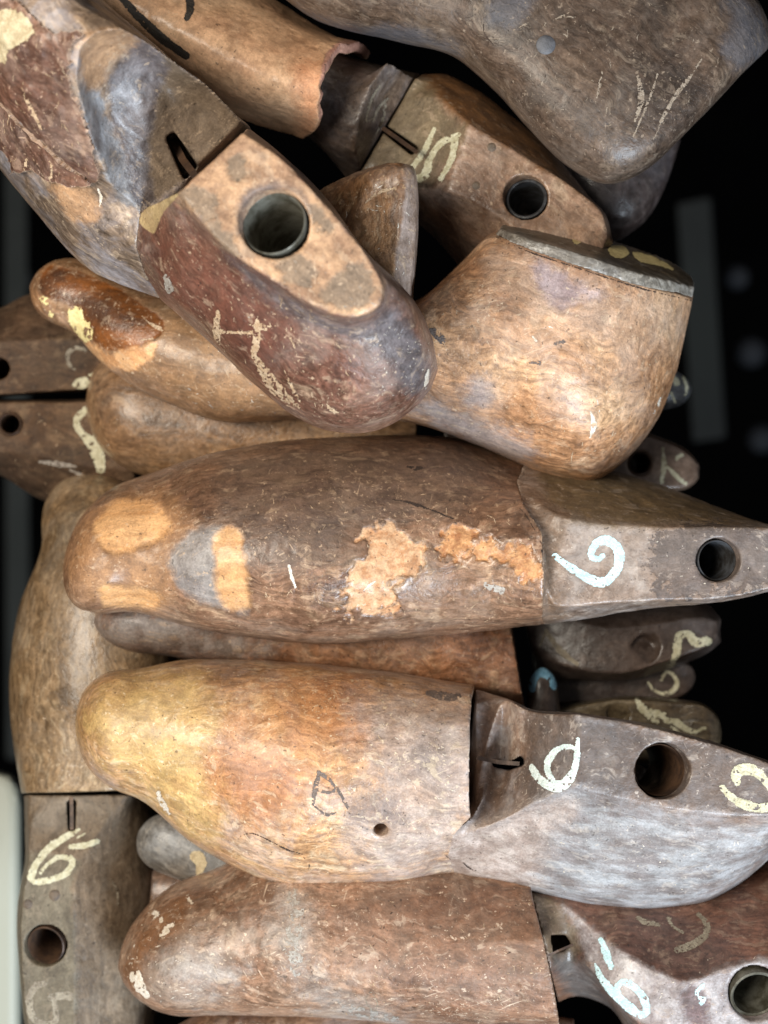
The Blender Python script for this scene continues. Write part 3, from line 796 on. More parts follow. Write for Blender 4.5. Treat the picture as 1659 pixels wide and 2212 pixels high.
hF = [fF[-1]+np.array([-3.0, 0, -1.0]), CMB((1200, 1000, -280), (1202, 1112, 62), (1196, 1311, 66), (1200, 1346, -70), 0.35, 0.6, 160),
      CMB((1300, 1012, -280), (1280, 1132, 66), (1300, 1303, 66), (1300, 1332, -60), 0.35, 0.6, 160),
      CMB((1420, 1045, -270), (1400, 1138, 66), (1405, 1298, 66), (1420, 1312, -40), 0.35, 0.6, 160),
      CMB((1560, 1098, -240), (1540, 1138, 66), (1555, 1294, 66), (1560, 1299, 0), 0.35, 0.6, 150),
      CMB((1665, 1134, -120), (1660, 1140, 66), (1660, 1273, 66), (1660, 1278, 0), 0.5, 0.6, 120),
      CMB((1740, 1150, -60), (1735, 1158, 62), (1735, 1245, 62), (1735, 1250, 0), 0.5, 0.6, 100),
      CMB((1790, 1185, 0), (1785, 1190, 40), (1785, 1215, 40), (1790, 1220, 0), 0.5, 0.6, 60)]
F2 = piece('heel_block', LF, hF, wF2, holes=[(1553, 1210, 66, 46, 300, (0.22, -0.04, 1))], seed=7, chip=0.0003, patches={
    'dark': [[(1180, 990), (1320, 1010), (1560, 1090), (1640, 1132), (1400, 1134), (1270, 1128), (1200, 1100), (1170, 1050)]],
    'joint': [[(1110, 1040), (1190, 1090), (1232, 1115), (1205, 1180), (1200, 1260), (1230, 1330), (1150, 1352), (1160, 1150)]],
    'spots': [[(1440, 1150), (1659, 1150), (1659, 1260), (1430, 1280)]]})
bushing(F2, 1553, 1210, 58, 45, STEEL, (0.22, -0.04, 1), 280, 0.07)
decal('painted_number', F2, AQUA, strokes=[([(1199, 1201), (1224, 1220), (1254, 1240), (1290, 1257), (1314, 1252), (1333, 1228), (1338, 1197), (1324, 1174), (1302, 1167), (1283, 1180), (1277, 1200), (1292, 1208), (1303, 1199)], [7, 9, 10, 11, 12, 11, 11, 12, 12, 11, 9, 8, 6])], rag=2.5, drop=0.03, seed=3, label='bluish white painted 6')
scuff(F1, CRACK, strokes=[([(1172, 1190), (1180, 1186)], [5, 6])], rag=2, seed=1)
scuff(F1, SCRW, strokes=[([(624, 1222), (630, 1245), (638, 1268)], [4, 5, 3]), ([(786, 1275), (800, 1262), (815, 1253)], [2, 4, 1])], rag=2, seed=2)
scuff(F1, CRACK, strokes=[([(855, 1290), (868, 1315), (886, 1334)], [0.6, 1.8, 0.6]), ([(840, 1078), (880, 1085), (940, 1105), (1000, 1130)], [1, 4, 3, 1]), ([(1110, 1085), (1140, 1120), (1175, 1185)], [1, 1.5, 1])], rag=3, seed=3)
scuff(F1, CRACK, strokes=[([(880, 1008), (895, 1012), (912, 1010)], [3, 7, 3])], rag=3, drop=0.2, seed=4)
wild(F1, SCR, (560, 1020, 1150, 1340), 90, 31)
wild(F1, CRACK, (560, 1020, 1170, 1340), 40, 32, ln=(4, 14), wd_=(0.5, 1.3))
wild(F2, SCRW, (1200, 1130, 1640, 1280), 30, 33, ln=(3, 8))
scuff(F1, GREYF, strokes=[([(1050, 1265), (1085, 1275)], [6, 9])], rag=7, drop=0.3, seed=6)  # glint low on the forepart, painted on as a grey mark

# ---- H: the last lying on top of the others
wH = wood('wood_hero_side', c(84, 54, 42), c(112, 74, 58), c(140, 102, 80), c(196, 168, 138), film=c(126, 112, 104), film_amt=0.5, seed=31, scr=0.6, rough=0.38,
          patches=[dict(key='red', a=c(108, 64, 50), b=c(88, 56, 46), rag=120, soft=40, amt=0.7, off=2),
                   dict(key='rim', a=c(80, 75, 77), b=c(116, 110, 112), rag=50, soft=16, amt=0.85, off=4, rough=0.3, scale2=200),  # bluish sheen below the comb edge, painted into the colour
                   dict(key='comb', a=c(194, 156, 122), b=c(140, 108, 84), rag=46, soft=7, amt=1.0, off=5, rough=0.75, scale2=110, **{'raise': -0.6}),
                   dict(key='grey', a=c(136, 116, 96), b=c(108, 94, 80), rag=75, soft=8, amt=0.85, off=6, rough=0.6, scale2=130),
                   dict(key='ring', a=c(92, 84, 84), b=c(120, 96, 82), rag=40, soft=12, amt=0.8, off=8), dict(key='wedge', a=c(186, 164, 120), b=c(162, 138, 100), rag=12, soft=2, amt=1.0, off=7)])
wH1 = wood('wood_hero_forepart', c(96, 80, 66), c(134, 112, 92), c(160, 132, 104), c(196, 170, 140), film=c(140, 138, 146), film_amt=0.6, seed=32, scr=0.45, rough=0.42,
           patches=[dict(key='wall', a=c(126, 110, 92), b=c(106, 92, 76), rag=20, soft=8, amt=0.9, off=2, rough=0.5, scale2=60, stretch=(1, 0.2, 0.2)),
                    dict(key='band', a=c(150, 150, 152), b=c(104, 100, 100), rag=60, soft=10, amt=0.9, off=3, rough=0.4, scale2=120),
                    dict(key='purple', a=c(114, 108, 110), b=c(80, 73, 75), rag=60, soft=10, amt=0.85, off=5, rough=0.4, scale2=150),
                    dict(key='tan', a=c(190, 148, 110), b=c(160, 124, 92), rag=60, soft=14, amt=0.9, off=6, rough=0.6)])
wTL = wood('torn_leather_brown', c(70, 46, 36), c(104, 70, 54), c(132, 94, 72), c(188, 156, 130), film=c(124, 102, 90), film_amt=0.45, seed=33, scr=0.7, rough=0.5, grain=0.8, bumpy=1.8,
           patches=[dict(key='x', a=c(180, 140, 105), b=c(160, 120, 90), amt=0.0)])
LH = last('topmost tan last with a large round steel lined hole and open notch', (640, 700, 0), (0.73, 0.68))
def dn(x, y): return 230+0.74*((x-300)*-0.603+(y-455)*-0.798)
crest = [(300, 452), (240, 400), (200, 300), (165, 175), (172, 100), (212, 66), (265, 62), (320, 92), (450, 186), (524, 262)]
cap = [(345, 645, 20), (312, 595, 130), (290, 530, 205)]+[(x, y, dn(x, y)) for x, y in crest]+[(538, 272, 180), (548, 288, 60)]
sb = [(205, 592, 0), (172, 530, 100), (150, 455, 190), (160, 365, 262), (105, 310, 330), (68, 205, 400), (35, 80, 462), (50, 0, 470), (95, -25, 470), (140, -18, 462), (195, 8, 430), (320, 92, 330), (400, 152, 240), (412, 168, 170), (420, 190, 40)]
sc = [(82, 465, -20), (40, 395, 80), (8, 315, 160), (18, 225, 230), (-40, 175, 280), (-80, 75, 330), (-110, -50, 390), (-95, -130, 400), (-50, -150, 400), (0, -145, 395), (60, -110, 360), (185, -20, 280), (262, 35, 200), (275, 55, 140), (285, 75, 20)]
sd = [(-60, 290, -60), (-110, 220, 20), (-150, 150, 90), (-150, 60, 140), (-200, 10, 180), (-240, -90, 220), (-270, -210, 270), (-255, -290, 280), (-210, -310, 280), (-160, -300, 270), (-100, -270, 240), (20, -180, 180), (90, -120, 110), (105, -100, 60), (115, -80, -30)]
CEN = np.array([412.0, 372.0, 224.0])
lip = LINE(cap, 120); lip1 = CEN+(lip-CEN)*0.93; lip1[:, 2] -= 14*np.clip((lip[:, 2]-235)/200, 0, 1)
lip2 = CEN+(lip-CEN)*0.80; lip2[:, 2] -= 46*np.clip((lip[:, 2]-235)/200, 0, 1)
lip3 = CEN+(lip-CEN)*0.4; lip3[:, 2] -= 26*np.clip((lip[:, 2]-235)/200, 0, 1)
lip[:, 2] += 16*np.clip((lip[:, 2]-235)/200, 0, 1)
H1 = piece('forepart', LH, [LINE(q, 120) for q in (sd, sc, sb)]+[lip, lip1, lip2, lip3], wH1, breaks=(3,), cap1=(412, 372, 222), seed=8, chip=0.0003, patches={
    'wall': [[(300, 452), (315, 300), (335, 215), (345, 120), (450, 190), (524, 262), (520, 290)]],
    'band': [[(170, 190), (205, 200), (250, 290), (290, 380), (320, 440), (300, 460), (240, 402), (202, 305)]],
    'purple': [[(255, 130), (300, 88), (340, 105), (365, 150), (340, 210), (325, 300), (330, 430), (300, 440), (270, 340), (240, 240), (235, 180)]],
    'tan': [[(110, 400), (180, 400), (215, 430), (200, 480), (150, 470)], [(180, 80), (250, 62), (300, 80), (250, 130), (215, 190), (180, 170)]]},
    cutters=[quadpx([(357, 296), (376, 283), (428, 360), (398, 392)], 100, 300)])
hH = [CMX([(346, 645, 20), (313, 595, 130), (291, 530, 205), (302, 455, 229), (340, 437, 320)], (386, 414, 497), (524, 286, 497), [(536, 276, 180), (550, 288, 60)], 120),
      CMB((372, 668, 28), (398, 430, 501), (545, 300, 501), (575, 305, 170), 'flare', 0.4, 120),
      CMB((440, 727, 30), (430, 472, 506), (602, 338, 506), (640, 362, 220), 'flare', 0.4, 120),
      CMB((545, 828, 30), (488, 533, 510), (690, 430, 510), (716, 442, 240), 'flare', 0.4, 120),
      CMB((632, 897, 40), (562, 588, 512), (758, 508, 512), (792, 548, 250), 'flare', 0.4, 120),
      CMB((712, 932, 50), (632, 634, 514), (808, 578, 514), (850, 600, 230), 'flare', 0.5, 120),
      CMB((785, 938, 60), (700, 670, 514), (826, 622, 514), (898, 652, 200), 'flare', 'flare', 120),
      CMB((850, 918, 60), (750, 684, 512), (825, 648, 512), (928, 710, 160), 'flare', 'flare', 110),
      CMB((900, 880, 70), (785, 682, 508), (818, 662, 508), (943, 765, 110), 'flare', 'flare', 100),
      CMB((930, 842, 80), (800, 676, 500), (810, 669, 500), (947, 800, 90), 'flare', 'flare', 60)]
combpoly = [(384, 412), (522, 284), (600, 335), (690, 428), (758, 506), (808, 576), (828, 622), (822, 655), (790, 682), (748, 683), (700, 668), (632, 632), (562, 586), (488, 532), (430, 470)]
H2 = piece('heel_block', LH, hH, wH, cap1='zip', holes=[(590, 480, 512, 65, 400, (-0.26, -0.24, 1))], seed=9, chip=0.0002, lump=0.0004, patches={
    'red': [[(330, 520), (420, 470), (560, 600), (640, 690), (560, 800), (460, 700), (360, 640)]],
    'rim': [[(480, 540), (560, 600), (640, 650), (720, 690), (800, 700), (835, 655), (880, 700), (930, 780), (930, 840), (880, 850), (850, 780), (780, 745), (680, 710), (580, 640)]],
    'wedge': [[(297, 458), (384, 416), (352, 462), (330, 504)]], 'ring': [[(512, 500), (516, 440), (550, 402), (610, 392), (660, 420), (668, 465), (640, 420), (590, 412), (540, 440), (526, 500)]], 'comb': [combpoly], 'grey': [[(440, 470), (470, 480), (520, 540), (510, 550), (470, 520)], [(600, 560), (650, 545), (690, 590), (660, 625), (620, 600)], [(660, 440), (700, 450), (720, 500), (690, 500)], [(690, 640), (730, 590), (790, 575), (815, 630), (780, 665), (720, 660)], [(390, 420), (430, 400), (470, 430), (460, 480), (425, 460)], [(490, 350), (530, 345), (530, 385), (500, 385)]]})
bushing(H2, 590, 480, 500, 64, PALEMETAL, (-0.26, -0.24, 1), 330, 0.07, rim=-4)
strip(H2, [(372, 300, 190), (395, 345, 240), (425, 385, 330)], 16, 14, RUST)
TL = shell('torn_leather', H1, wTL, [[(-40, -40), (60, 20), (110, 62), (165, 70), (190, 75), (160, 110), (158, 180), (190, 265), (205, 330), (222, 375), (195, 396), (160, 402), (110, 388), (70, 368), (40, 372), (15, 335), (-40, 250)]], thick=9, rag=9, seed=5, step=2.6, bump=0.0018, label='ragged torn brown leather layer')
scuff(TL, CRMP, polys=[[(-10, 30), (30, 22), (62, 40), (75, 70), (50, 95), (20, 110), (14, 140), (-10, 120)]], rag=8, seed=6)
scuff(TL, SCR, strokes=[([(48, 190), (65, 230), (90, 280)], [2, 6, 3]), ([(55, 370), (58, 345)], [4, 3]), ([(110, 385), (112, 360), (108, 345)], [3, 4, 2])], rag=5, drop=0.2, seed=7)
wild(TL, SCR, (5, 60, 200, 390), 90, 41, ang=1.2, ln=(8, 30))
scuff(H1, SCRW, strokes=[([(212, 408), (218, 425), (216, 445)], [3, 4, 2])], rag=2, seed=8)
scuff(H2, SCR, strokes=[([(470, 672), (468, 710), (471, 748)], [5, 9, 4]), ([(478, 716), (515, 718), (552, 720)], [5, 5, 5]), ([(556, 690), (553, 735), (548, 770)], [5, 10, 7]), ([(545, 760), (570, 800), (604, 848), (645, 880)], [4, 14, 16, 6]),
      ([(560, 702), (585, 705), (605, 700)], [3, 3, 1]), ([(615, 800), (632, 836), (648, 866)], [1, 4, 3]), ([(535, 700), (575, 712)], [2, 4]), ([(700, 860), (716, 886), (745, 890)], [1.5, 5, 2]), ([(628, 730), (640, 760)], [3, 2])], rag=4.5, drop=0.2, seed=9, dropscale=0.2)
scuff(H2, SCRW, strokes=[([(924, 800), (919, 832)], [4, 6]), ([(935, 742), (940, 770)], [1.5, 2])], rag=2, seed=10)
scuff(H2, GREYF, strokes=[([(360, 598), (366, 625)], [7, 9])], rag=5, drop=0.15, seed=11)
scuff(H2, CRMP, polys=[[(296, 462), (372, 425), (350, 470), (330, 503)]], rag=2, seed=12) if False else None
wild(H2, SCR, (430, 620, 760, 900), 110, 42, ang=1.1, ln=(6, 26))
wild(H2, SCRW, (800, 700, 930, 860), 130, 43, ln=(2, 8), wd_=(0.6, 1.6))
wild(H2, GREYF, (520, 560, 800, 720), 50, 44, ang=0.5)
wild(H2, CRACK, (420, 330, 800, 660), 50, 45, ln=(3, 12))

# ---- K: side lying last whose toe shows on the left and whose heel shows on the right
wK = wood('wood_tan_side', c(128, 88, 56), c(172, 124, 82), c(198, 154, 110), c(216, 190, 156), film=c(170, 150, 134), film_amt=0.35, seed=41, scr=0.4, rough=0.42, blot=0.6,
          patches=[dict(key='toe', a=c(132, 100, 68), b=c(112, 84, 58), rag=140, soft=50, amt=0.8, off=1), dict(key='pale', a=c(196, 170, 150), b=c(176, 144, 118), rag=130, soft=50, amt=0.6, off=7, scale2=90), dict(key='lilac', a=c(152, 140, 146), b=c(130, 114, 120), rag=80, soft=24, amt=0.75, off=2, scale2=90),
                   dict(key='amber', a=c(134, 80, 38), b=c(78, 48, 28), rag=14, soft=3, amt=1.0, off=3, rough=0.34, scale2=45, stretch=(0.4, 1.4, 1.4), **{'raise': -0.4}),
                   dict(key='edge', a=c(214, 166, 118), b=c(190, 138, 92), rag=36, soft=6, amt=1.0, off=4, rough=0.7),
                   dict(key='sheen', a=c(142, 134, 134), b=c(164, 152, 146), rag=90, soft=24, amt=0.7, off=6)])  # cool highlight along the lower edge, painted into the colour
wPL = wood('comb_plate_grey', c(104, 98, 90), c(138, 132, 122), c(158, 150, 140), c(182, 176, 166), film=c(120, 116, 112), film_amt=0.4, seed=42, scr=0.3,
           patches=[dict(key='top', a=c(92, 78, 58), b=c(70, 58, 42), rag=20, soft=8, amt=0.95, off=1)])
LK = last('smooth tan last on its side, under the topmost last, with grey top plate', (1000, 950, -200), (1, 0.25))
S = [RND((165, 556, -330), (140, 705, -330), 90, 2.1, 0, 110)]
KLOW = np.array([(760, 906), (880, 912), (960, 936), (1030, 962), (1155, 1018), (1220, 1037), (1272, 1042), (1322, 1020), (1358, 990), (1395, 947), (1432, 888), (1462, 800), (1482, 731), (1498, 655)], float)
KTOP = np.array([(760, 690), (905, 651), (1000, 566), (1066, 508)], float)
def pl_dist(P, L): return np.min([seg_dist(P, a, b)[0] for a, b in zip(L[:-1], L[1:])], axis=0)
def kdepth(x, y):
    P = np.array([[x, y]], float) if np.ndim(x) == 0 else np.stack([x, y], -1)
    f = np.clip(pl_dist(P, KLOW)/300, 0, 1); g = np.clip(pl_dist(P, KTOP)/170, 0, 1)
    d = -200+320*np.sqrt(1-(1-f)**2)-110*(1-np.sqrt(1-(1-g)**2))
    return float(d[0]) if np.ndim(x) == 0 else d
def KS(A, E, B, back):
    A, E, B = [np.array(q, float) for q in (A, E, B)]
    E[2] = kdepth(E[0], E[1]); B[2] = -200
    n1 = int(M*0.25)
    u = np.sin(np.linspace(0, 1, M-n1)*np.pi/2)
    s2 = E+(B-E)*u[:, None]; s2[:, 2] = kdepth(s2[:, 0], s2[:, 1]); s2[-1, 2] = -200
    s1 = A+(E-A)*np.linspace(0, 1, n1, endpoint=False)[:, None]
    return np.vstack([s1, s2, _back(A, B, back)])
fK = TIP((64, 618, -330), S[0], 2.1)+[S[0], RND((265, 602, -320), (228, 795, -310), 135, 2.1, 0, 140), RND((390, 628, -310), (350, 866, -300), 160, 2.1, 0, 150), RND((520, 660, -300), (500, 915, -290), 170, 2.1, 0, 150),
      RND((640, 680, -280), (640, 905, -270), 175, 2.1, 0, 140), RND((760, 690, -240), (760, 902, -240), 190, 2.1, 0, 130), KS((905, 647, -240), (905, 651, 0), (880, 911, 0), 120),
      KS((1000, 560, -250), (1000, 566, 0), (1030, 961, 0), 150), KS((1100, 480, -260), (1068, 509, 0), (1155, 1017, 0), 170),
      KS((1190, 505, -260), (1150, 540, 0), (1220, 1036, 0), 180), KS((1290, 528, -260), (1265, 580, 0), (1272, 1041, 0), 180), KS((1400, 556, -260), (1390, 619, 0), (1322, 1019, 0), 170),
      KS((1462, 590, -250), (1458, 634, 0), (1385, 957, 0), 150), KS((1495, 620, -240), (1488, 644, 0), (1432, 887, 0), 110), KS((1497, 640, -215), (1496, 652, 0), (1464, 793, 0), 60)]
K1 = piece('body', LK, fK, wK, seed=10, soft=24, cap1='zip', sink={'amber': (0.0003, 10)}, patches={
    'toe': [[(60, 620), (150, 550), (380, 640), (520, 660), (760, 690), (760, 905), (470, 915), (320, 850), (130, 700)]],
    'lilac': [[(1165, 575), (1280, 620), (1290, 640), (1230, 655), (1200, 660), (1168, 625)]], 'pale': [[(1080, 530), (1260, 600), (1480, 650), (1460, 760), (1300, 740), (1150, 690), (1060, 600)]],
    'amber': [[(84, 630), (110, 575), (180, 590), (260, 625), (350, 690), (342, 722), (300, 748), (240, 757), (205, 735), (190, 700), (150, 662)]],
    'edge': [[(195, 735), (240, 762), (300, 750), (340, 735), (335, 765), (280, 800), (225, 785), (185, 745)]],
    'sheen': [[(1010, 830), (1060, 820), (1060, 870), (1020, 875)], [(890, 880), (1030, 900), (1150, 960), (1130, 1000), (1000, 950)]]})
PLs = []
for bt, ft, fb, d in (((1098, 474), (1080, 494), (1068, 508), -70), ((1180, 484), (1150, 517), (1140, 538), 15), ((1280, 507), (1268, 553), (1260, 579), 55), ((1380, 537), (1390, 593), (1386, 619), 56), ((1455, 567), (1462, 609), (1458, 634), 34), ((1497, 600), (1500, 620), (1496, 644), -10)):
    d = kdepth(*fb); PLs.append(LINE([(bt[0], bt[1], -255), (ft[0], ft[1], d+7), (fb[0], fb[1], d+5)], 20))
K2 = piece('top_plate', LK, PLs, wPL, seed=11, lump=0.0002, smooth=2, chip=0.0003, patches={'top': [[(1090, 470), (1180, 482), (1280, 505), (1380, 535), (1455, 565), (1500, 600), (1496, 618), (1462, 605), (1390, 588), (1268, 548), (1150, 512), (1080, 490)]]})
scuff(K2, YELLOW, polys=[[(1315, 535), (1345, 530), (1360, 548), (1340, 560), (1318, 552)], [(1365, 545), (1400, 550), (1450, 575), (1455, 585), (1420, 575), (1380, 565)], [(1235, 515), (1250, 512), (1255, 525), (1240, 528)]], rag=3, dmax=0.02, seed=3)
scuff(K1, CRACK, strokes=[([(1070, 512), (1140, 543), (1262, 584), (1388, 624), (1496, 650)], [1.5, 2, 1.5, 2, 1])], rag=2, drop=0.2, seed=4)
scuff(K1, YELLOW, polys=[[(150, 665), (175, 662), (186, 690), (200, 705), (200, 735), (178, 738), (160, 712), (145, 690)], [(88, 640), (98, 640), (103, 655), (94, 660)], [(108, 672), (115, 670), (115, 684), (108, 682)]], rag=8, drop=0.15, seed=5)
scuff(K1, SCR, strokes=[([(302, 678), (325, 700), (350, 714)], [1, 3, 4]), ([(305, 735), (330, 732)], [2, 3]), ([(318, 695), (348, 708)], [1.5, 2.5])], rag=2, seed=6)
scuff(K1, SCRW, strokes=[([(1426, 858), (1420, 875), (1412, 893)], [3, 4, 2]), ([(1276, 890), (1282, 920), (1274, 945)], [3, 8, 3]), ([(1152, 728), (1158, 736)], [3, 4]), ([(1186, 705), (1194, 709)], 2), ([(1288, 855), (1294, 890)], [1, 1.5])], rag=3, drop=0.12, seed=7)
scuff(K1, INK, strokes=[([(1135, 785), (1165, 783)], [2, 4]), ([(1190, 745), (1215, 738)], [3, 6]), ([(935, 715), (955, 735)], [8, 10])], rag=5, drop=0.2, seed=8)
wild(K1, CRACK, (950, 560, 1440, 980), 36, 51, ln=(2, 7), wd_=(0.6, 1.4))
wild(K1, SCR, (1150, 760, 1420, 980), 40, 52, ang=1.4)
wild(K1, SCRW, (420, 700, 620, 880), 20, 53, ln=(3, 10))
wild(K1, GREYF, (400, 780, 640, 900), 30, 54, ang=0.3)

# ---- T: upright wedge shaped end between the topmost last and the tan one
wT = wood('wood_wedge_brown', c(108, 74, 44), c(150, 108, 68), c(174, 132, 90), c(200, 168, 128), film=c(136, 122, 112), film_amt=0.4, seed=51, scr=0.5,
          patches=[dict(key='facet', a=c(170, 152, 142), b=c(132, 112, 98), rag=22, soft=5, amt=0.9, off=1, scale2=130)])
LT = last('brown wedge shaped last end standing upright right of the round hole', (820, 660, -100), (0.1, 1))
T1 = piece('body', LT, [LINE([(838, 350, 30), (850, 350, 60), (872, 351, 70), (893, 358, 50), (899, 370, -20)], 60),
      LINE([(765, 372, -20), (800, 368, 70), (870, 362, 104), (898, 372, 78), (902, 385, -40)], 90),
      LINE([(690, 408, -50), (780, 425, 70), (872, 420, 112), (900, 426, 80), (904, 432, -30)], 120),
      LINE([(640, 500, -50), (760, 520, 70), (866, 500, 116), (896, 512, 84), (901, 520, -30)], 130),
      LINE([(640, 640, -50), (760, 640, 70), (852, 600, 116), (888, 620, 84), (893, 640, -30)], 130),
      LINE([(660, 720, -50), (760, 720, 50), (838, 700, 96), (878, 700, 66), (886, 720, -40)], 120)], wT, seed=12, chip=0.0004, smooth=2,
      patches={'facet': [[(874, 352), (910, 360), (912, 640), (850, 620), (866, 500), (874, 420)]]})
scuff(T1, SCR, strokes=[([(788, 440), (815, 418), (835, 410), (860, 405)], [1.5, 4, 4, 2])], rag=4, drop=0.25, seed=1)
wild(T1, SCRW, (740, 380, 880, 590), 40, 61)

# ---- N10: last with the number 10 and a leather wrapped forepart
wN = wood('wood_ten_comb', c(92, 68, 52), c(128, 98, 76), c(148, 118, 92), c(180, 154, 126), film=c(132, 122, 112), film_amt=0.35, seed=61, scr=0.4, grain=0.5,
          patches=[dict(key='flank', a=c(122, 82, 44), b=c(96, 64, 36), rag=40, soft=14, amt=0.9, off=2), dict(key='ramp', a=c(122, 108, 84), b=c(98, 86, 66), rag=50, soft=16, amt=0.85, off=3, stretch=(1, 0.3, 0.3))])  # flank: the scant light on this side is put into its darker brown
wN1 = wood('wood_ten_forepart', c(62, 48, 39), c(88, 71, 58), c(110, 92, 77), c(146, 132, 118), film=c(104, 98, 98), film_amt=0.5, seed=62, scr=0.3, rough=0.35)
wLe = wood('tan_leather', c(166, 122, 86), c(190, 146, 106), c(202, 162, 122), c(212, 182, 146), film=c(172, 142, 110), film_amt=0.25, seed=63, scr=0.15, grain=0.1, rough=0.55, blot=0.35, spec=0.3,
           patches=[dict(key='flush', a=c(202, 138, 98), b=c(190, 124, 84), rag=60, soft=34, amt=0.65, off=1, **{'raise': 0.0}), dict(key='torn', a=c(190, 142, 122), b=c(158, 112, 96), rag=14, soft=3, amt=1.0, off=2, rough=0.9)])
LN = last('last painted 10 whose forepart is wrapped in smooth tan leather', (950, 420, -300), (0.87, 0.5))
N1 = piece('forepart', LN, [RND((300, -130, -320), (200, 60, -300), 120, 2.0, 0, 120), RND((520, 0, -310), (440, 190, -290), 130, 2, 0, 120), RND((725, 108, -300), (660, 292, -290), 140, 2.2, 0, 130), RND((790, 130, -290), (712, 340, -290), 165, 2.4, 0, 130),
      LINE([(908, 160, -290), (892, 168, -216), (840, 132, -135), (802, 180, -108), (774, 260, -112), (766, 325, -150), (778, 364, -216), (758, 397, -290)], 130)], wN1, seed=13, cap1=(832, 272, -216))
N2 = piece('heel_block', LN, [LINE([(912, 162, -292), (896, 170, -216), (836, 274, -216), (782, 365, -216), (764, 398, -292)], 110),
      CMB((955, 160, -285), (936, 206, -168), (866, 398, -168), (858, 410, -285), 0.4, 0.5, 130), CMB((1040, 200, -280), (1012, 268, -82), (966, 412, -82), (900, 480, -290), 0.4, 0.5, 140),
      CMB((1085, 235, -280), (1030, 279, -80), (980, 414, -80), (945, 520, -300), 0.4, 0.5, 150), CMB((1185, 318, -280), (1140, 345, -80), (1092, 477, -80), (1020, 600, -300), 0.4, 0.5, 150),
      CMB((1268, 418, -250), (1238, 408, -80), (1185, 560, -80), (1120, 640, -300), 0.4, 0.5, 140), CMB((1312, 470, -180), (1300, 462, -82), (1262, 560, -82), (1220, 620, -280), 0.5, 0.5, 100), CMB((1325, 525, -130), (1312, 510, -90), (1300, 545, -90), (1290, 570, -150), 0.5, 0.5, 60)],
      wN, breaks=(2,), soft=5, seed=14, holes=[(1135, 425, -80, 49, 300, (-0.25, -0.2, 1))], cutters=[quadpx([(822, 282), (835, 272), (905, 318), (890, 336)], -400, -60)], patches={
      'flank': [[(830, 110), (1000, 170), (1180, 310), (1300, 460), (1240, 402), (1140, 338), (1060, 298), (960, 232), (900, 165)]],
      'ramp': [[(840, 180), (905, 170), (965, 238), (1000, 300), (900, 415), (780, 390)]]})
bushing(N2, 1135, 425, -86, 48, STEEL, (-0.25, -0.2, 1), 280, 0.14)
peg(N2, 1062, 318, 10, PEGM); peg(N2, 1028, 401, 9, PEGM)
strip(N2, [(826, 276, -190), (860, 300, -150), (902, 330, -100)], 9, 16, RUST)
decal('painted_number', N2, CREAM, strokes=[([(938, 280), (919, 322), (893, 360)], [5, 8, 7]), ([(906, 386), (920, 374), (930, 342), (950, 312), (972, 299), (990, 291)], [10, 11, 8, 8, 8, 6]), ([(984, 300), (975, 345), (952, 388)], [8, 8, 6])], rag=3, drop=0.04, seed=6, label='cream painted 10')
decal('painted_mark', N1, FAINT, strokes=[([(822, 184), (806, 206), (794, 240), (792, 262), (806, 255)], [3, 4, 4, 3, 2]), ([(838, 212), (818, 232), (806, 262)], [3, 4, 3]), ([(832, 224), (826, 260), (812, 290)], [3, 4, 2])], rag=2, drop=0.12, seed=7, label='faint white scribble')
LEs = [LINE([(330, -190, -300), (300, -140, -120), (230, -60, -30), (160, 0, -60), (90, 20, -300)], 160, True), LINE([(495, -60, -300), (470, -30, -130), (410, 40, -5), (360, 110, -50), (330, 150, -300)], 160, True),
       LINE([(610, 8, -300), (590, 40, -110), (545, 120, 8), (510, 200, -50), (490, 250, -290)], 160, True), LINE([(700, 66, -290), (672, 80, -100), (640, 160, 10), (612, 230, -40), (598, 284, -260)], 160, True),
       LINE([(802, 114, -290), (790, 98, -240), (776, 90, -190), (756, 97, -140), (738, 91, -88), (722, 114, -50), (704, 138, -5), (701, 160, 6), (687, 186, 10), (695, 206, 4), (683, 230, -10), (690, 260, -50), (678, 286, -110), (654, 303, -200)], 160)]
L1 = piece('leather_cover', LN, LEs, wLe, sheet=22, seed=15, voxel=0.0007, lump=0.0004, smooth=2, chip=0.00025, patches={'flush': [[(640, 140), (690, 130), (705, 180), (690, 270), (655, 290), (645, 220)]], 'torn': [[(700, 130), (740, 88), (800, 92), (800, 120), (760, 130), (735, 180), (720, 250), (700, 300), (690, 240)]]})
scuff(L1, BLK, strokes=[([(264, -4), (300, 36), (350, 82), (402, 120)], [9, 10, 11, 9]), ([(408, -6), (411, 20), (404, 40)], [9, 10, 7])], rag=2.5, drop=0.03, seed=1)

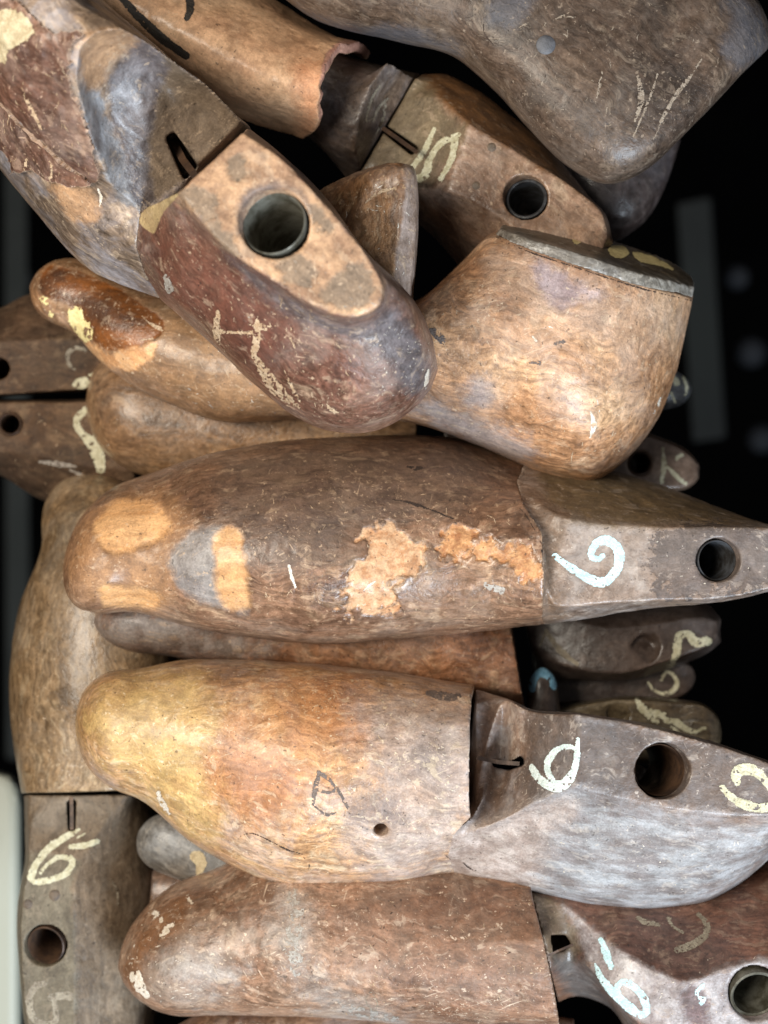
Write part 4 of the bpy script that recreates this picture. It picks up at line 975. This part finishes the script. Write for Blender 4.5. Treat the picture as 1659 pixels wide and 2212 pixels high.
# ---- R: big dark last at top right and the dim heel below it
wR = wood('wood_dark_umber', c(52, 41, 33), c(80, 63, 50), c(102, 83, 66), c(138, 120, 101), film=c(96, 85, 76), film_amt=0.45, seed=71, scr=0.6, rough=0.46, gloss=0.25,
          patches=[dict(key='blue', a=c(78, 78, 84), b=c(96, 92, 94), rag=70, soft=20, amt=0.8, off=1)])
LR = last('big dark brown last with a grey plug, top right corner', (1150, 250, -150), (0.8, 0.6))
R1 = piece('body', LR, [RND((520, -260, -150), (560, -40, -120), 200, 2.3, 0, 160), RND((700, -260, -150), (700, 52, -110), 240, 2.3, 0, 160), RND((920, -260, -150), (850, 88, -100), 270, 2.4, 0, 170), RND((1150, -260, -150), (960, 112, -90), 268, 2.8, 0, 170),
      RND((1400, -220, -150), (1062, 190, -80), 262, 3.2, 0, 170), RND((1560, -90, -140), (1150, 288, -80), 258, 3.4, 0, 170), RND((1640, 0, -130), (1235, 366, -70), 236, 3.4, 0, 160), RND((1662, 60, -110), (1318, 401, -60), 205, 3.2, 0, 150),
      RND((1663, 95, -90), (1400, 366, -50), 158, 3.0, 0, 110), RND((1630, 130, -60), (1475, 293, -40), 90, 2.3, 0, 70), RND((1585, 180, -30), (1540, 228, -20), 25, 2.2, 0, 30)], wR, seed=16, patches={
      'blue': [[(1560, -20), (1640, 30), (1659, 110), (1600, 150), (1560, 110), (1580, 60)], [(640, 20), (760, 60), (900, 60), (1000, 120), (930, 100), (760, 85)], [(1060, -10), (1150, -10), (1100, 60), (1050, 50)]]})
scuff(R1, SCRD, strokes=[([(1192, 45), (1215, 36), (1242, 38)], [1.5, 4, 2]), ([(1300, 155), (1294, 190), (1286, 225)], [2, 3.5, 2]), ([(1312, 232), (1305, 262)], [3, 1]), ([(1378, 165), (1385, 215), (1372, 260)], [4, 8, 4]), ([(1420, 160), (1400, 220), (1368, 295)], [2, 4, 2]),
      ([(1520, 120), (1485, 175), (1450, 220), (1412, 300)], [1.5, 4, 5, 2]), ([(1500, 150), (1460, 200), (1415, 280)], [1, 2.5, 1.5]), ([(1110, 65), (1140, 50)], [1.5, 3]), ([(1212, 70), (1225, 78)], [2, 3])], rag=3, drop=0.25, seed=2, dropscale=0.2)
scuff(R1, CRACK, strokes=[([(1045, 40), (1046, 70), (1060, 90), (1072, 102)], [0.8, 1.2, 2.2, 1])], rag=1.5, seed=3)
PLUG = plain('grey_plug', c(86, 86, 90), c(66, 66, 70), 300, 0.5)
peg(R1, 1179, 97, 20, PLUG)
wild(R1, SCRD, (1100, 30, 1500, 360), 90, 71, ang=2.0, ln=(5, 18))
wild(R1, CRACK, (1060, 10, 1560, 380), 50, 72, ln=(3, 10))
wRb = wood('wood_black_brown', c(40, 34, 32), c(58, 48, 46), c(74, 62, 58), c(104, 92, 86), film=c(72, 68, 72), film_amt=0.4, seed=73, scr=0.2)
LRb = last('dim dark heel tip under the big dark last, against black', (1380, 500, -500), (0.3, 1))
piece('body', LRb, [RND((1160, 300, -520), (1470, 300, -520), 100, 2.2), RND((1200, 390, -520), (1444, 385, -520), 100, 2.2), RND((1240, 460, -520), (1420, 440, -520), 90, 2.2), RND((1275, 505, -520), (1385, 488, -520), 60, 2.2), RND((1310, 522, -520), (1345, 515, -520), 20, 2.2)], wRb, seed=17)

# ---- P1, P2: two heels at the left edge
wP = wood('wood_left_heels', c(56, 40, 28), c(86, 63, 44), c(106, 81, 58), c(126, 102, 76), film=c(76, 66, 54), film_amt=0.25, seed=81, scr=0.35, grain=0.6, rough=0.66, spec=0.2, gloss=0.0)
LP = last('upper of two brown heels jutting in at left edge', (-60, 860, -600), (-1, 0))
P1 = piece('heel_block', LP, [CMB((-200, 690, -640), (-200, 741, -490), (-200, 855, -490), (-200, 861, -620), 0.5), CMB((0, 668, -640), (0, 739, -490), (0, 851, -490), (0, 857, -620), 0.5), CMB((70, 634, -640), (75, 735, -490), (100, 845, -490), (100, 851, -620), 0.5),
      CMB((160, 640, -640), (160, 734, -490), (190, 840, -490), (190, 846, -620), 0.5), CMB((240, 660, -640), (236, 736, -490), (250, 835, -490), (250, 840, -620), 0.5)], wP, seed=18, holes=[(-3, 796, -490, 28, 200, (0, 0, 1))])
decal('painted_mark', P1, FAINT, strokes=[([(182, 756), (163, 752), (146, 765), (150, 788), (160, 798)], [5, 6, 5, 5, 3])], rag=3, drop=0.15, seed=1, label='faint pale ring')
decal('painted_mark', P1, CREAM, polys=[[(155, 835), (165, 818), (185, 814), (194, 826), (182, 842)], [(190, 812), (200, 802), (213, 806), (208, 820)]], rag=4, drop=0.05, seed=2, label='two cream blobs of paint')
LP2 = last('lower of two brown heels at left edge, cream paint stroke', (-60, 1080, -620), (-1, 0))
P2 = piece('heel_block', LP2, [CMB((-200, 868, -620), (-200, 874, -500), (-200, 960, -500), (-200, 985, -660), 0.5, 0.7), CMB((0, 863, -620), (0, 869, -500), (0, 972, -500), (0, 1026, -660), 0.5, 0.7), CMB((75, 863, -620), (75, 869, -500), (75, 984, -500), (85, 1080, -660), 0.5, 0.7),
      CMB((190, 861, -620), (190, 867, -500), (205, 1010, -500), (205, 1106, -660), 0.5, 0.7), CMB((275, 865, -620), (270, 872, -500), (290, 1016, -500), (300, 1086, -660), 0.5, 0.7)], wP, seed=19, holes=[(23, 916, -500, 30, 200, (0.05, 0, 1))])
bushing(P2, 23, 916, -506, 30, RUST, (0.05, 0, 1), 180, 0.2, rim=8)
decal('painted_mark', P2, CREAM, strokes=[([(186, 884), (168, 904), (172, 930), (196, 955), (210, 982), (218, 1012)], [8, 10, 8, 13, 15, 11])], rag=4, drop=0.06, seed=3, label='cream paint stroke like a 5')
scuff(P2, GREYF, strokes=[([(85, 997), (120, 1001), (165, 1008)], [2, 7, 3]), ([(152, 1014), (175, 1026), (198, 1036)], [3, 5, 3])], rag=3, drop=0.05, seed=4)
wild(P2, SCR, (10, 880, 240, 1080), 40, 81)

# ---- N: long brown last behind F
wNN = wood('wood_brown_plain', c(104, 76, 50), c(136, 102, 68), c(152, 116, 78), c(186, 156, 118), film=c(132, 116, 100), film_amt=0.3, seed=91, scr=0.3, blot=0.6)
wND = wood('wood_dim_heel', c(74, 58, 46), c(98, 78, 64), c(116, 94, 78), c(130, 112, 98), film=c(96, 90, 88), film_amt=0.4, seed=92, scr=0.25, grain=0.3)
LNN = last('brown last crossing behind, round toe left, small heel with pale k mark right', (850, 1080, -550), (1, 0.1))
S = [RND((330, 762, -500), (320, 1030, -500), 145, 2.2, 0, 120)]
NN1 = piece('forepart', LNN, TIP((186, 862, -490), S[0], 2.3)+[S[0], RND((520, 770, -510), (500, 1060, -510), 160, 2.2), RND((900, 830, -520), (900, 1080, -520), 150, 2.2)], wNN, seed=20)
NN2 = piece('heel_block', LNN, [CMB((960, 850, -560), (960, 890, -450), (960, 1050, -450), (960, 1085, -560)), CMB((1350, 915, -560), (1350, 935, -450), (1350, 1066, -450), (1350, 1076, -560)), CMB((1430, 946, -550), (1430, 953, -450), (1430, 1056, -450), (1430, 1061, -540)),
      CMB((1480, 967, -530), (1478, 973, -452), (1478, 1054, -452), (1480, 1060, -530)), CMB((1500, 985, -520), (1498, 990, -456), (1498, 1044, -456), (1500, 1050, -520)), CMB((1509, 1002, -500), (1507, 1005, -470), (1507, 1028, -470), (1509, 1033, -500))], wND, seed=21, holes=[(1382, 1001, -450, 30, 200, (0, 0, 1))])
bushing(NN2, 1382, 1001, -454, 30, RUST, (0, 0, 1), 180, 0.15, rim=5)
decal('painted_mark', NN2, CREAM, strokes=[([(1432, 968), (1434, 1005), (1430, 1042)], [4, 6, 5]), ([(1442, 1010), (1460, 1028), (1480, 1044)], [4, 6, 5]), ([(1462, 990), (1472, 982)], 5)], rag=3, drop=0.1, seed=1, label='pale paint strokes like a k')
wild(NN1, SCRW, (200, 830, 330, 960), 14, 92, ln=(2, 7))

# ---- O: tiny tip beside the tan heel
LO = last('small grey rounded tip with white blots, right of the tan heel', (1460, 885, -500), (1, 0))
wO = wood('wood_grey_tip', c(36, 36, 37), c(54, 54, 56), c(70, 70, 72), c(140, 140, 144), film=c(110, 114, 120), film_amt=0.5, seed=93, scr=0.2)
S = [RND((1430, 792, -500), (1430, 886, -500), 50, 2.1, 0, 50)]
O1 = piece('body', LO, TIP((1495, 842, -500), S[0], 2.2)+[S[0], RND((1250, 780, -500), (1250, 890, -500), 60, 2.1, 0, 60)], wO, seed=22)
decal('painted_mark', O1, CREAM, strokes=[([(1455, 812), (1462, 828)], [4, 7]), ([(1475, 815), (1484, 838), (1480, 852)], [3, 5, 3]), ([(1450, 850), (1458, 868)], [4, 3])], rag=3, drop=0.1, seed=2, label='white paint blots')

# ---- S: last under F with slanted cut edge, heel marked 7
wS = wood('wood_rust_brown', c(104, 66, 40), c(138, 92, 58), c(158, 112, 74), c(180, 148, 114), film=c(120, 110, 104), film_amt=0.3, seed=95, scr=0.4,
          patches=[dict(key='grey', a=c(140, 132, 126), b=c(100, 88, 80), rag=90, soft=30, amt=0.85, off=1)])
wSD = wood('wood_shadow_brown', c(48, 38, 33), c(66, 53, 45), c(82, 66, 57), c(110, 94, 84), film=c(84, 76, 74), film_amt=0.35, seed=96, scr=0.2, grain=0.3)  # albedo kept dark to carry the shade these heels lie in
LS = last('rust brown last squeezed below the torn patch last, dim heel marked 7', (880, 1500, -350), (1, 0.05))
S = [RND((330, 1290, -280), (330, 1414, -290), 110, 2.1, 0, 110)]
S1 = piece('forepart', LS, TIP((203, 1342, -270), S[0], 2.1)+[S[0], RND((500, 1270, -300), (500, 1440, -300), 110, 2.1, 0, 110), RND((800, 1260, -310), (800, 1490, -310), 120, 2.1, 0, 120),
      LINE([(1096, 1300, -320), (1104, 1355, -200), (1116, 1430, -180), (1128, 1500, -190), (1136, 1540, -300)], 120)], wS, seed=23, patches={'grey': [[(200, 1330), (300, 1310), (420, 1350), (600, 1390), (560, 1420), (350, 1415), (240, 1390)]]})
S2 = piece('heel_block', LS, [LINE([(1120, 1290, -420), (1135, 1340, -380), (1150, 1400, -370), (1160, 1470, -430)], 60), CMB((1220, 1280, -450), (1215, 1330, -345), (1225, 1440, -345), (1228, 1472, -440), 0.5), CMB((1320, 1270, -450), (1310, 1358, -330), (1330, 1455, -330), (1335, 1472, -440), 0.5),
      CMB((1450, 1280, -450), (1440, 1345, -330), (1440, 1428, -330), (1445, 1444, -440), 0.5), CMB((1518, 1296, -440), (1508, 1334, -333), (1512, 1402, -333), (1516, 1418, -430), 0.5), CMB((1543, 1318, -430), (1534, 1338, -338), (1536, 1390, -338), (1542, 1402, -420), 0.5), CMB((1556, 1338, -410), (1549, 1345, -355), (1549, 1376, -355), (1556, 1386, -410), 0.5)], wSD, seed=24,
      holes=[(1395, 1402, -330, 34, 14, (0.4, -0.5, 1))])
decal('painted_mark', S2, FAINT, strokes=[([(1180, 1362), (1205, 1400), (1246, 1434)], [5, 8, 6]), ([(1178, 1368), (1166, 1396)], [4, 3])], rag=3, drop=0.06, seed=1, label='faint slanting paint stroke')
decal('painted_number', S2, CREAM, strokes=[([(1452, 1432), (1462, 1405), (1466, 1375), (1486, 1370), (1504, 1388), (1528, 1384)], [6, 9, 10, 9, 11, 10])], rag=4, drop=0.06, seed=2, label='faint painted 7')
LX = last('small dark tip daubed light blue, beside the rust brown cut edge', (1165, 1540, -330), (0.1, -1))
S = [RND((1138, 1490, -330), (1206, 1490, -330), 40, 2.1, 0, 40)]
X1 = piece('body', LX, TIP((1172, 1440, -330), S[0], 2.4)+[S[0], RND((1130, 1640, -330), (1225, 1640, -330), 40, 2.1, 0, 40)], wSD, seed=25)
decal('painted_mark', X1, BLUEP, strokes=[([(1150, 1490), (1152, 1462), (1170, 1452), (1190, 1462), (1196, 1482)], [7, 13, 12, 11, 8])], rag=4, drop=0.04, seed=3, label='light blue paint daub')
LM1 = last('dim small heel with pale painted c ring, below the 7 heel', (1350, 1520, -520), (1, 0))
S = [CMB((1440, 1420, -520), (1440, 1428, -480), (1440, 1512, -480), (1440, 1518, -520))]
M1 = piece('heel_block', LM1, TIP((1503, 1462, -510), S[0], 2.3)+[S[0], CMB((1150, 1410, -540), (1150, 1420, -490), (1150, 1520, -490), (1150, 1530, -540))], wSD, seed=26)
decal('painted_mark', M1, CREAM, strokes=[([(1428, 1468), (1440, 1452), (1456, 1460), (1462, 1478), (1452, 1494), (1432, 1498), (1412, 1490), (1400, 1474)], [4, 5, 5, 6, 6, 5, 4, 3])], rag=2, drop=0.06, seed=4, label='pale painted ring like a c')
LM2 = last('dim olive brown heel with yellowish scrawl, above the big empty hole', (1380, 1640, -420), (1, 0))
wM2 = wood('wood_olive_dim', c(70, 58, 42), c(94, 80, 58), c(108, 94, 70), c(134, 120, 94), film=c(100, 94, 84), film_amt=0.3, seed=97, scr=0.2)
S = [CMB((1470, 1512, -440), (1470, 1520, -370), (1480, 1640, -370), (1480, 1650, -440))]
M2 = piece('heel_block', LM2, TIP((1557, 1580, -410), S[0], 2.6)+[S[0], CMB((1350, 1503, -440), (1350, 1512, -370), (1350, 1640, -370), (1350, 1650, -440)), CMB((1190, 1530, -440), (1190, 1540, -370), (1190, 1640, -370), (1190, 1650, -440))], wM2, seed=27, holes=[(1335, 1545, -370, 28, 12, (0, 0.4, 1))])
decal('painted_mark', M2, CREAM, strokes=[([(1376, 1512), (1388, 1530), (1408, 1540), (1430, 1545), (1442, 1556), (1462, 1560), (1478, 1572), (1500, 1580), (1520, 1574)], [4, 11, 12, 7, 8, 10, 7, 6, 5]), ([(1395, 1545), (1420, 1560)], 5), ([(1450, 1570), (1470, 1585)], 4)], rag=5, drop=0.12, seed=5, label='yellowish paint scrawl')

# ---- V: last standing on its heel along the left edge, numbers 6 and 5
wV = wood('wood_olive_brown', c(94, 74, 50), c(128, 102, 70), c(146, 120, 86), c(180, 158, 124), film=c(128, 116, 100), film_amt=0.35, seed=101, scr=0.35, blot=0.8)
wV2 = wood('wood_heel_umber', c(74, 60, 46), c(98, 82, 64), c(112, 94, 74), c(142, 124, 102), film=c(112, 106, 96), film_amt=0.35, seed=102, scr=0.3, grain=0.5, rough=0.55, spec=0.3, gloss=0.1,
           patches=[dict(key='comb', a=c(112, 104, 88), b=c(92, 84, 70), rag=30, soft=8, amt=0.8, off=1)])
LV = last('olive brown last standing upright along the left edge, painted 6 and 5', (190, 2250, -450), (0.03, 1))
S = [RND((92, 1165, -500), (330, 1150, -500), 150, 2.1, 0, 140)]
V1 = piece('forepart', LV, TIP((190, 1020, -560), S[0], 2.2)+[S[0], RND((42, 1310, -480), (380, 1300, -480), 195, 2.1, 0, 160), RND((18, 1480, -480), (390, 1480, -480), 215, 2.1, 0, 170), RND((32, 1620, -470), (370, 1620, -480), 205, 2.3, 0, 170), RND((46, 1714, -460), (345, 1704, -470), 190, 2.6, 0, 160)], wV, seed=28)
V2 = piece('heel_block', LV, [LINE([(50, 1717, -500), (62, 1717, -350), (150, 1717, -325), (280, 1717, -340), (335, 1714, -500)], 150),
      CMB((52, 1790, -440), (62, 1790, -318), (230, 1775, -318), (332, 1780, -480), 0.5, 0.8, 150), CMB((54, 1850, -420), (62, 1850, -285), (178, 1860, -285), (336, 1860, -470), 0.5, 0.75, 150), CMB((44, 1915, -400), (52, 1915, -265), (160, 1920, -265), (340, 1920, -470), 0.5, 0.75, 150),
      CMB((36, 1985, -400), (44, 1985, -262), (158, 1985, -262), (342, 1985, -470), 0.5, 0.75, 150), CMB((42, 2110, -400), (48, 2110, -262), (160, 2110, -262), (342, 2110, -470), 0.5, 0.75, 150), CMB((57, 2230, -400), (62, 2230, -262), (160, 2230, -262), (332, 2230, -470), 0.5, 0.75, 150), CMB((85, 2330, -400), (90, 2330, -280), (150, 2330, -280), (290, 2330, -450), 0.5, 0.75, 120)],
      wV2, seed=29, holes=[(98, 2043, -262, 48, 220, (-0.2, 0.15, 1))], cutters=[quadpx([(144, 1728), (164, 1728), (162, 1795), (148, 1795)], -460, -290)], patches={'comb': [[(50, 1850), (170, 1860), (158, 1920), (158, 2240), (50, 2240), (40, 1980)]]})
bushing(V2, 98, 2043, -268, 47, RUST, (-0.2, 0.15, 1), 200, 0.1, rim=0)
strip(V2, [(154, 1722, -330), (155, 1760, -325), (155, 1792, -320)], 8, 12, RUST)
peg(V2, 118, 1934, 13, PEGM); peg(V2, 60, 1953, 11, PEGM)
decal('painted_number', V2, CREAM, strokes=[([(172, 1792), (138, 1811), (106, 1833), (80, 1864), (68, 1893), (78, 1904), (105, 1901), (138, 1890), (156, 1866), (148, 1853), (124, 1853), (102, 1868), (88, 1885)], [4, 8, 9, 9, 9, 9, 8, 8, 8, 8, 7, 6, 5]),
      ([(152, 1830), (178, 1827), (210, 1818)], [6, 8, 6]), ([(168, 1810), (184, 1801)], [3, 3])], rag=3, drop=0.05, seed=1, label='cream painted 6 and dash')
decal('painted_number', V2, FAINT, strokes=[([(97, 2124), (76, 2132), (64, 2156), (66, 2186), (80, 2206), (104, 2214)], [7, 9, 9, 9, 9, 9]), ([(110, 2154), (130, 2150), (153, 2152)], [8, 10, 9]), ([(118, 2166), (122, 2200), (110, 2215)], [6, 8, 6])], rag=4, drop=0.06, seed=2, label='worn painted 5')
scuff(V2, FAINT, strokes=[([(238, 1900), (252, 1920), (254, 1955)], [3, 5, 2])], rag=3, drop=0.3, seed=3)
wild(V1, CRACK, (60, 1150, 260, 1500), 34, 101, ln=(4, 14), ang=1.2)
wild(V1, SCR, (60, 1380, 200, 1700), 40, 102, ln=(4, 14))

# ---- Q, Y, U, Z: bottom of the pile
LQ = last('small slate grey toe with cream patch, under the large honey last', (400, 1900, -350), (1, 0.5))
wQ = wood('wood_slate', c(84, 82, 78), c(106, 104, 100), c(122, 118, 112), c(160, 150, 136), film=c(116, 118, 120), film_amt=0.5, seed=111, scr=0.35)
S = [RND((400, 1760, -330), (345, 1886, -330), 80, 2.2, 0, 80)]
Q1 = piece('body', LQ, TIP((298, 1796, -330), S[0], 2.3)+[S[0], RND((470, 1800, -330), (415, 1910, -330), 90, 2.2, 0, 90), RND((640, 1880, -330), (560, 2010, -330), 90, 2.2, 0, 90)], wQ, seed=30)
scuff(Q1, CRMP, polys=[[(413, 1840), (435, 1838), (447, 1855), (444, 1878), (424, 1891), (422, 1868), (410, 1856)]], rag=3, seed=1)
LY = last('dim brown bit of a last in the gap under the slate toe', (380, 1960, -450), (1, 0.3))
wY = wood('wood_dim_brown', c(84, 62, 46), c(112, 84, 64), c(128, 98, 76), c(150, 122, 98), seed=112, scr=0.2)
piece('body', LY, [RND((330, 1880, -420), (320, 1990, -420), 50, 2.1, 0, 60), RND((420, 1870, -420), (420, 2040, -420), 70, 2.1, 0, 80), RND((700, 1900, -440), (700, 2080, -440), 70, 2.1, 0, 80)], wY, seed=31)

wU = wood('wood_reddish_brown', c(104, 74, 54), c(144, 108, 82), c(168, 134, 108), c(206, 182, 156), film=c(152, 136, 120), film_amt=0.5, seed=121, scr=0.7, rough=0.42,
          patches=[dict(key='ash', a=c(164, 154, 146), b=c(134, 116, 104), rag=150, soft=40, amt=0.85, off=1, scale=120), dict(key='red', a=c(122, 84, 62), b=c(98, 70, 54), rag=150, soft=50, amt=0.6, off=2), dict(key='toe', a=c(126, 84, 50), b=c(110, 72, 42), rag=60, soft=24, amt=0.8, off=3)])
LU = last('reddish brown pointed last at the bottom with bluish white 6 on its heel', (800, 2210, -200), (1, 0.12))
S = [RND((420, 1890, -320), (440, 2193, -190), 215, 2.1, 0, 150)]
U1 = piece('forepart', LU, TIP((255, 2088, -210), S[0], 1.75)+[S[0], RND((640, 1800, -340), (640, 2196, -190), 265, 2.2, 0, 180), RND((880, 1800, -340), (890, 2216, -180), 275, 2.2, 0, 180),
      LINE([(1128, 1800, -330), (1140, 1880, -120), (1152, 1945, -30), (1175, 2030, 40), (1192, 2113, 50), (1206, 2200, 0), (1216, 2262, -180)], 180)], wU, seed=32, patches={
      'ash': [[(600, 1930), (660, 1930), (660, 2060), (720, 2140), (860, 2180), (860, 2230), (700, 2190), (620, 2100), (590, 2010)], [(330, 2060), (450, 2040), (520, 2110), (420, 2150), (340, 2110)]],  # second area is the toe highlight, painted in as ash colour
      'red': [[(700, 1930), (900, 1910), (1150, 1940), (1200, 2200), (1000, 2230), (860, 2160), (740, 2080)]],
      'toe': [[(256, 2080), (330, 1980), (400, 1930), (400, 2000), (330, 2060), (300, 2140), (270, 2130)]]}, chip=0.0002)
scuff(U1, SCRW, strokes=[([(300, 2100), (303, 2130), (318, 2150)], [5, 13, 7]), ([(285, 2105), (288, 2115)], [6, 7]), ([(335, 1975), (345, 1985)], [8, 9]), ([(405, 1935), (412, 1950)], [5, 4]), ([(350, 2020), (362, 2008), (372, 1998)], [5, 9, 5])], rag=5, drop=0.25, seed=1)
scuff(U1, GREYF, strokes=[([(630, 1930), (640, 1990), (635, 2060), (650, 2110)], [10, 18, 22, 10]), ([(740, 2170), (800, 2190), (850, 2205)], [8, 14, 10])], rag=18, drop=0.4, seed=2)
scuff(U1, FAINT, strokes=[([(800, 2142), (790, 2158), (798, 2176), (812, 2182), (814, 2160), (802, 2143)], 1.6)], rag=0.8, seed=3)
wild(U1, SCRW, (270, 1960, 420, 2160), 90, 121, ln=(3, 14), ang=2.6)
wild(U1, SCR, (600, 1940, 1180, 2200), 120, 122, ln=(5, 20), ang=0.7)
wild(U1, CRACK, (640, 1940, 1180, 2190), 40, 123, ln=(4, 12))
wW = wood('wood_heel_reddish', c(78, 52, 42), c(112, 74, 56), c(128, 90, 66), c(160, 134, 112), film=c(120, 100, 90), film_amt=0.3, seed=122, scr=0.3,
          patches=[dict(key='comb', a=c(170, 164, 164), b=c(124, 112, 110), rag=40, soft=10, amt=0.95, off=1, scale2=120, rough=0.5), dict(key='purple', a=c(96, 72, 72), b=c(80, 62, 60), rag=80, soft=10, amt=0.8, off=2), dict(key='ramp', a=c(112, 96, 74), b=c(92, 76, 58), rag=40, soft=16, amt=0.85, off=4), dict(key='slate', a=c(108, 104, 100), b=c(86, 80, 76), rag=40, soft=18, amt=0.85, off=5)])
# sections run from the upper (brown) side across the comb to the lower slate side
hW = [LINE([(1138, 1860, -330), (1148, 1930, -90), (1170, 2010, -35), (1188, 2090, -45), (1206, 2165, -320)], 100),
      CMB((1215, 1830, -320), (1215, 1955, -90), (1232, 2075, -100), (1245, 2150, -330), 0.4, 0.5, 120),
      CMB((1310, 1820, -320), (1282, 2008, -60), (1272, 2088, -50), (1310, 2170, -330), 0.5, 0.5, 120),
      CMB((1400, 1830, -310), (1345, 2058, -10), (1306, 2138, -10), (1340, 2200, -330), 0.55, 0.5, 120),
      CMB((1480, 1840, -310), (1405, 2095, 20), (1358, 2190, 20), (1370, 2260, -330), 0.55, 0.5, 120),
      CMB((1570, 1850, -310), (1480, 2122, 40), (1440, 2260, 40), (1440, 2330, -300), 0.55, 0.5, 120),
      CMB((1660, 1850, -310), (1560, 2095, 45), (1560, 2270, 45), (1560, 2340, -280), 0.55, 0.5, 120),
      CMB((1740, 1860, -310), (1660, 2076, 45), (1680, 2240, 45), (1690, 2320, -260), 0.55, 0.5, 120),
      CMB((1800, 1950, -260), (1740, 2090, 40), (1750, 2190, 40), (1770, 2260, -220), 0.55, 0.5, 100),
      CMB((1820, 2080, -180), (1790, 2120, 0), (1795, 2150, 0), (1815, 2190, -180), 0.55, 0.5, 60)]
U2 = piece('heel_block', LU, hW, wW, seed=33, holes=[(1632, 2148, 45, 58, 260, (0.1, 0.33, 1))], cutters=[quadpx([(1172, 2020), (1222, 2018), (1235, 2040), (1215, 2055), (1178, 2060)], -200, -60)], patches={
      'comb': [[(1215, 1953), (1282, 2008), (1345, 2058), (1405, 2093), (1480, 2118), (1560, 2092), (1659, 2074), (1659, 2230), (1440, 2230), (1360, 2192), (1306, 2140), (1270, 2085), (1240, 2010)]],
      'purple': [[(1470, 2140), (1505, 2130), (1530, 2165), (1520, 2215), (1480, 2200)]], 'ramp': [[(1140, 1930), (1215, 1955), (1250, 2030), (1235, 2080), (1180, 2060)]], 'slate': [[(1190, 2070), (1270, 2085), (1306, 2140), (1360, 2195), (1380, 2240), (1250, 2170)]]})
bushing(U2, 1632, 2148, 40, 57, PALEMETAL, (0.1, 0.33, 1), 230, 0.12, rim=2)
strip(U2, [(1180, 2066, 10), (1206, 2054, 6), (1238, 2040, -10)], 5, 20, RUST)
decal('painted_number', U2, AQUA, strokes=[([(1298, 2030), (1307, 2052), (1320, 2088)], [6, 10, 7]), ([(1286, 2084), (1299, 2112), (1324, 2143), (1354, 2172), (1384, 2192), (1397, 2182), (1388, 2152), (1364, 2128), (1344, 2121), (1333, 2134), (1338, 2150)], [5, 8, 10, 11, 11, 9, 10, 9, 9, 8, 6])], rag=3, drop=0.03, seed=4, label='bluish white painted 6 and dash')
decal('painted_mark', U2, AQUA, strokes=[([(1520, 2128), (1508, 2138), (1508, 2152), (1520, 2158), (1514, 2168)], [4, 5, 4, 6, 4])], rag=4, drop=0.15, seed=5, label='small bluish white blot')
decal('painted_mark', U2, FAINT, strokes=[([(1375, 1982), (1395, 1992), (1422, 1998)], [4, 8, 5]), ([(1444, 1984), (1452, 2000), (1474, 2014)], [6, 5, 4]), ([(1508, 1975), (1526, 1995), (1524, 2018), (1504, 2036), (1484, 2046), (1462, 2052)], [6, 8, 8, 10, 10, 8])], rag=3, drop=0.08, seed=6, label='faint tan 2 and stroke')
wild(U2, SCRW, (1300, 2060, 1640, 2200), 40, 124, ln=(3, 12))
LZ = last('brown sliver of a last along the bottom edge', (800, 2420, -300), (1, 0))
wZ = wood('wood_bottom_brown', c(90, 62, 44), c(118, 84, 60), c(136, 100, 72), c(160, 130, 100), seed=131, scr=0.2)
piece('body', LZ, [RND((330, 2240, -330), (330, 2330, -330), 40, 2.1, 0, 60), RND((520, 2160, -330), (520, 2400, -330), 90, 2.1, 0, 100), RND((900, 2150, -330), (900, 2420, -330), 100, 2.1, 0, 100), RND((1240, 2200, -360), (1240, 2400, -360), 60, 2.1, 0, 80)], wZ, seed=34)
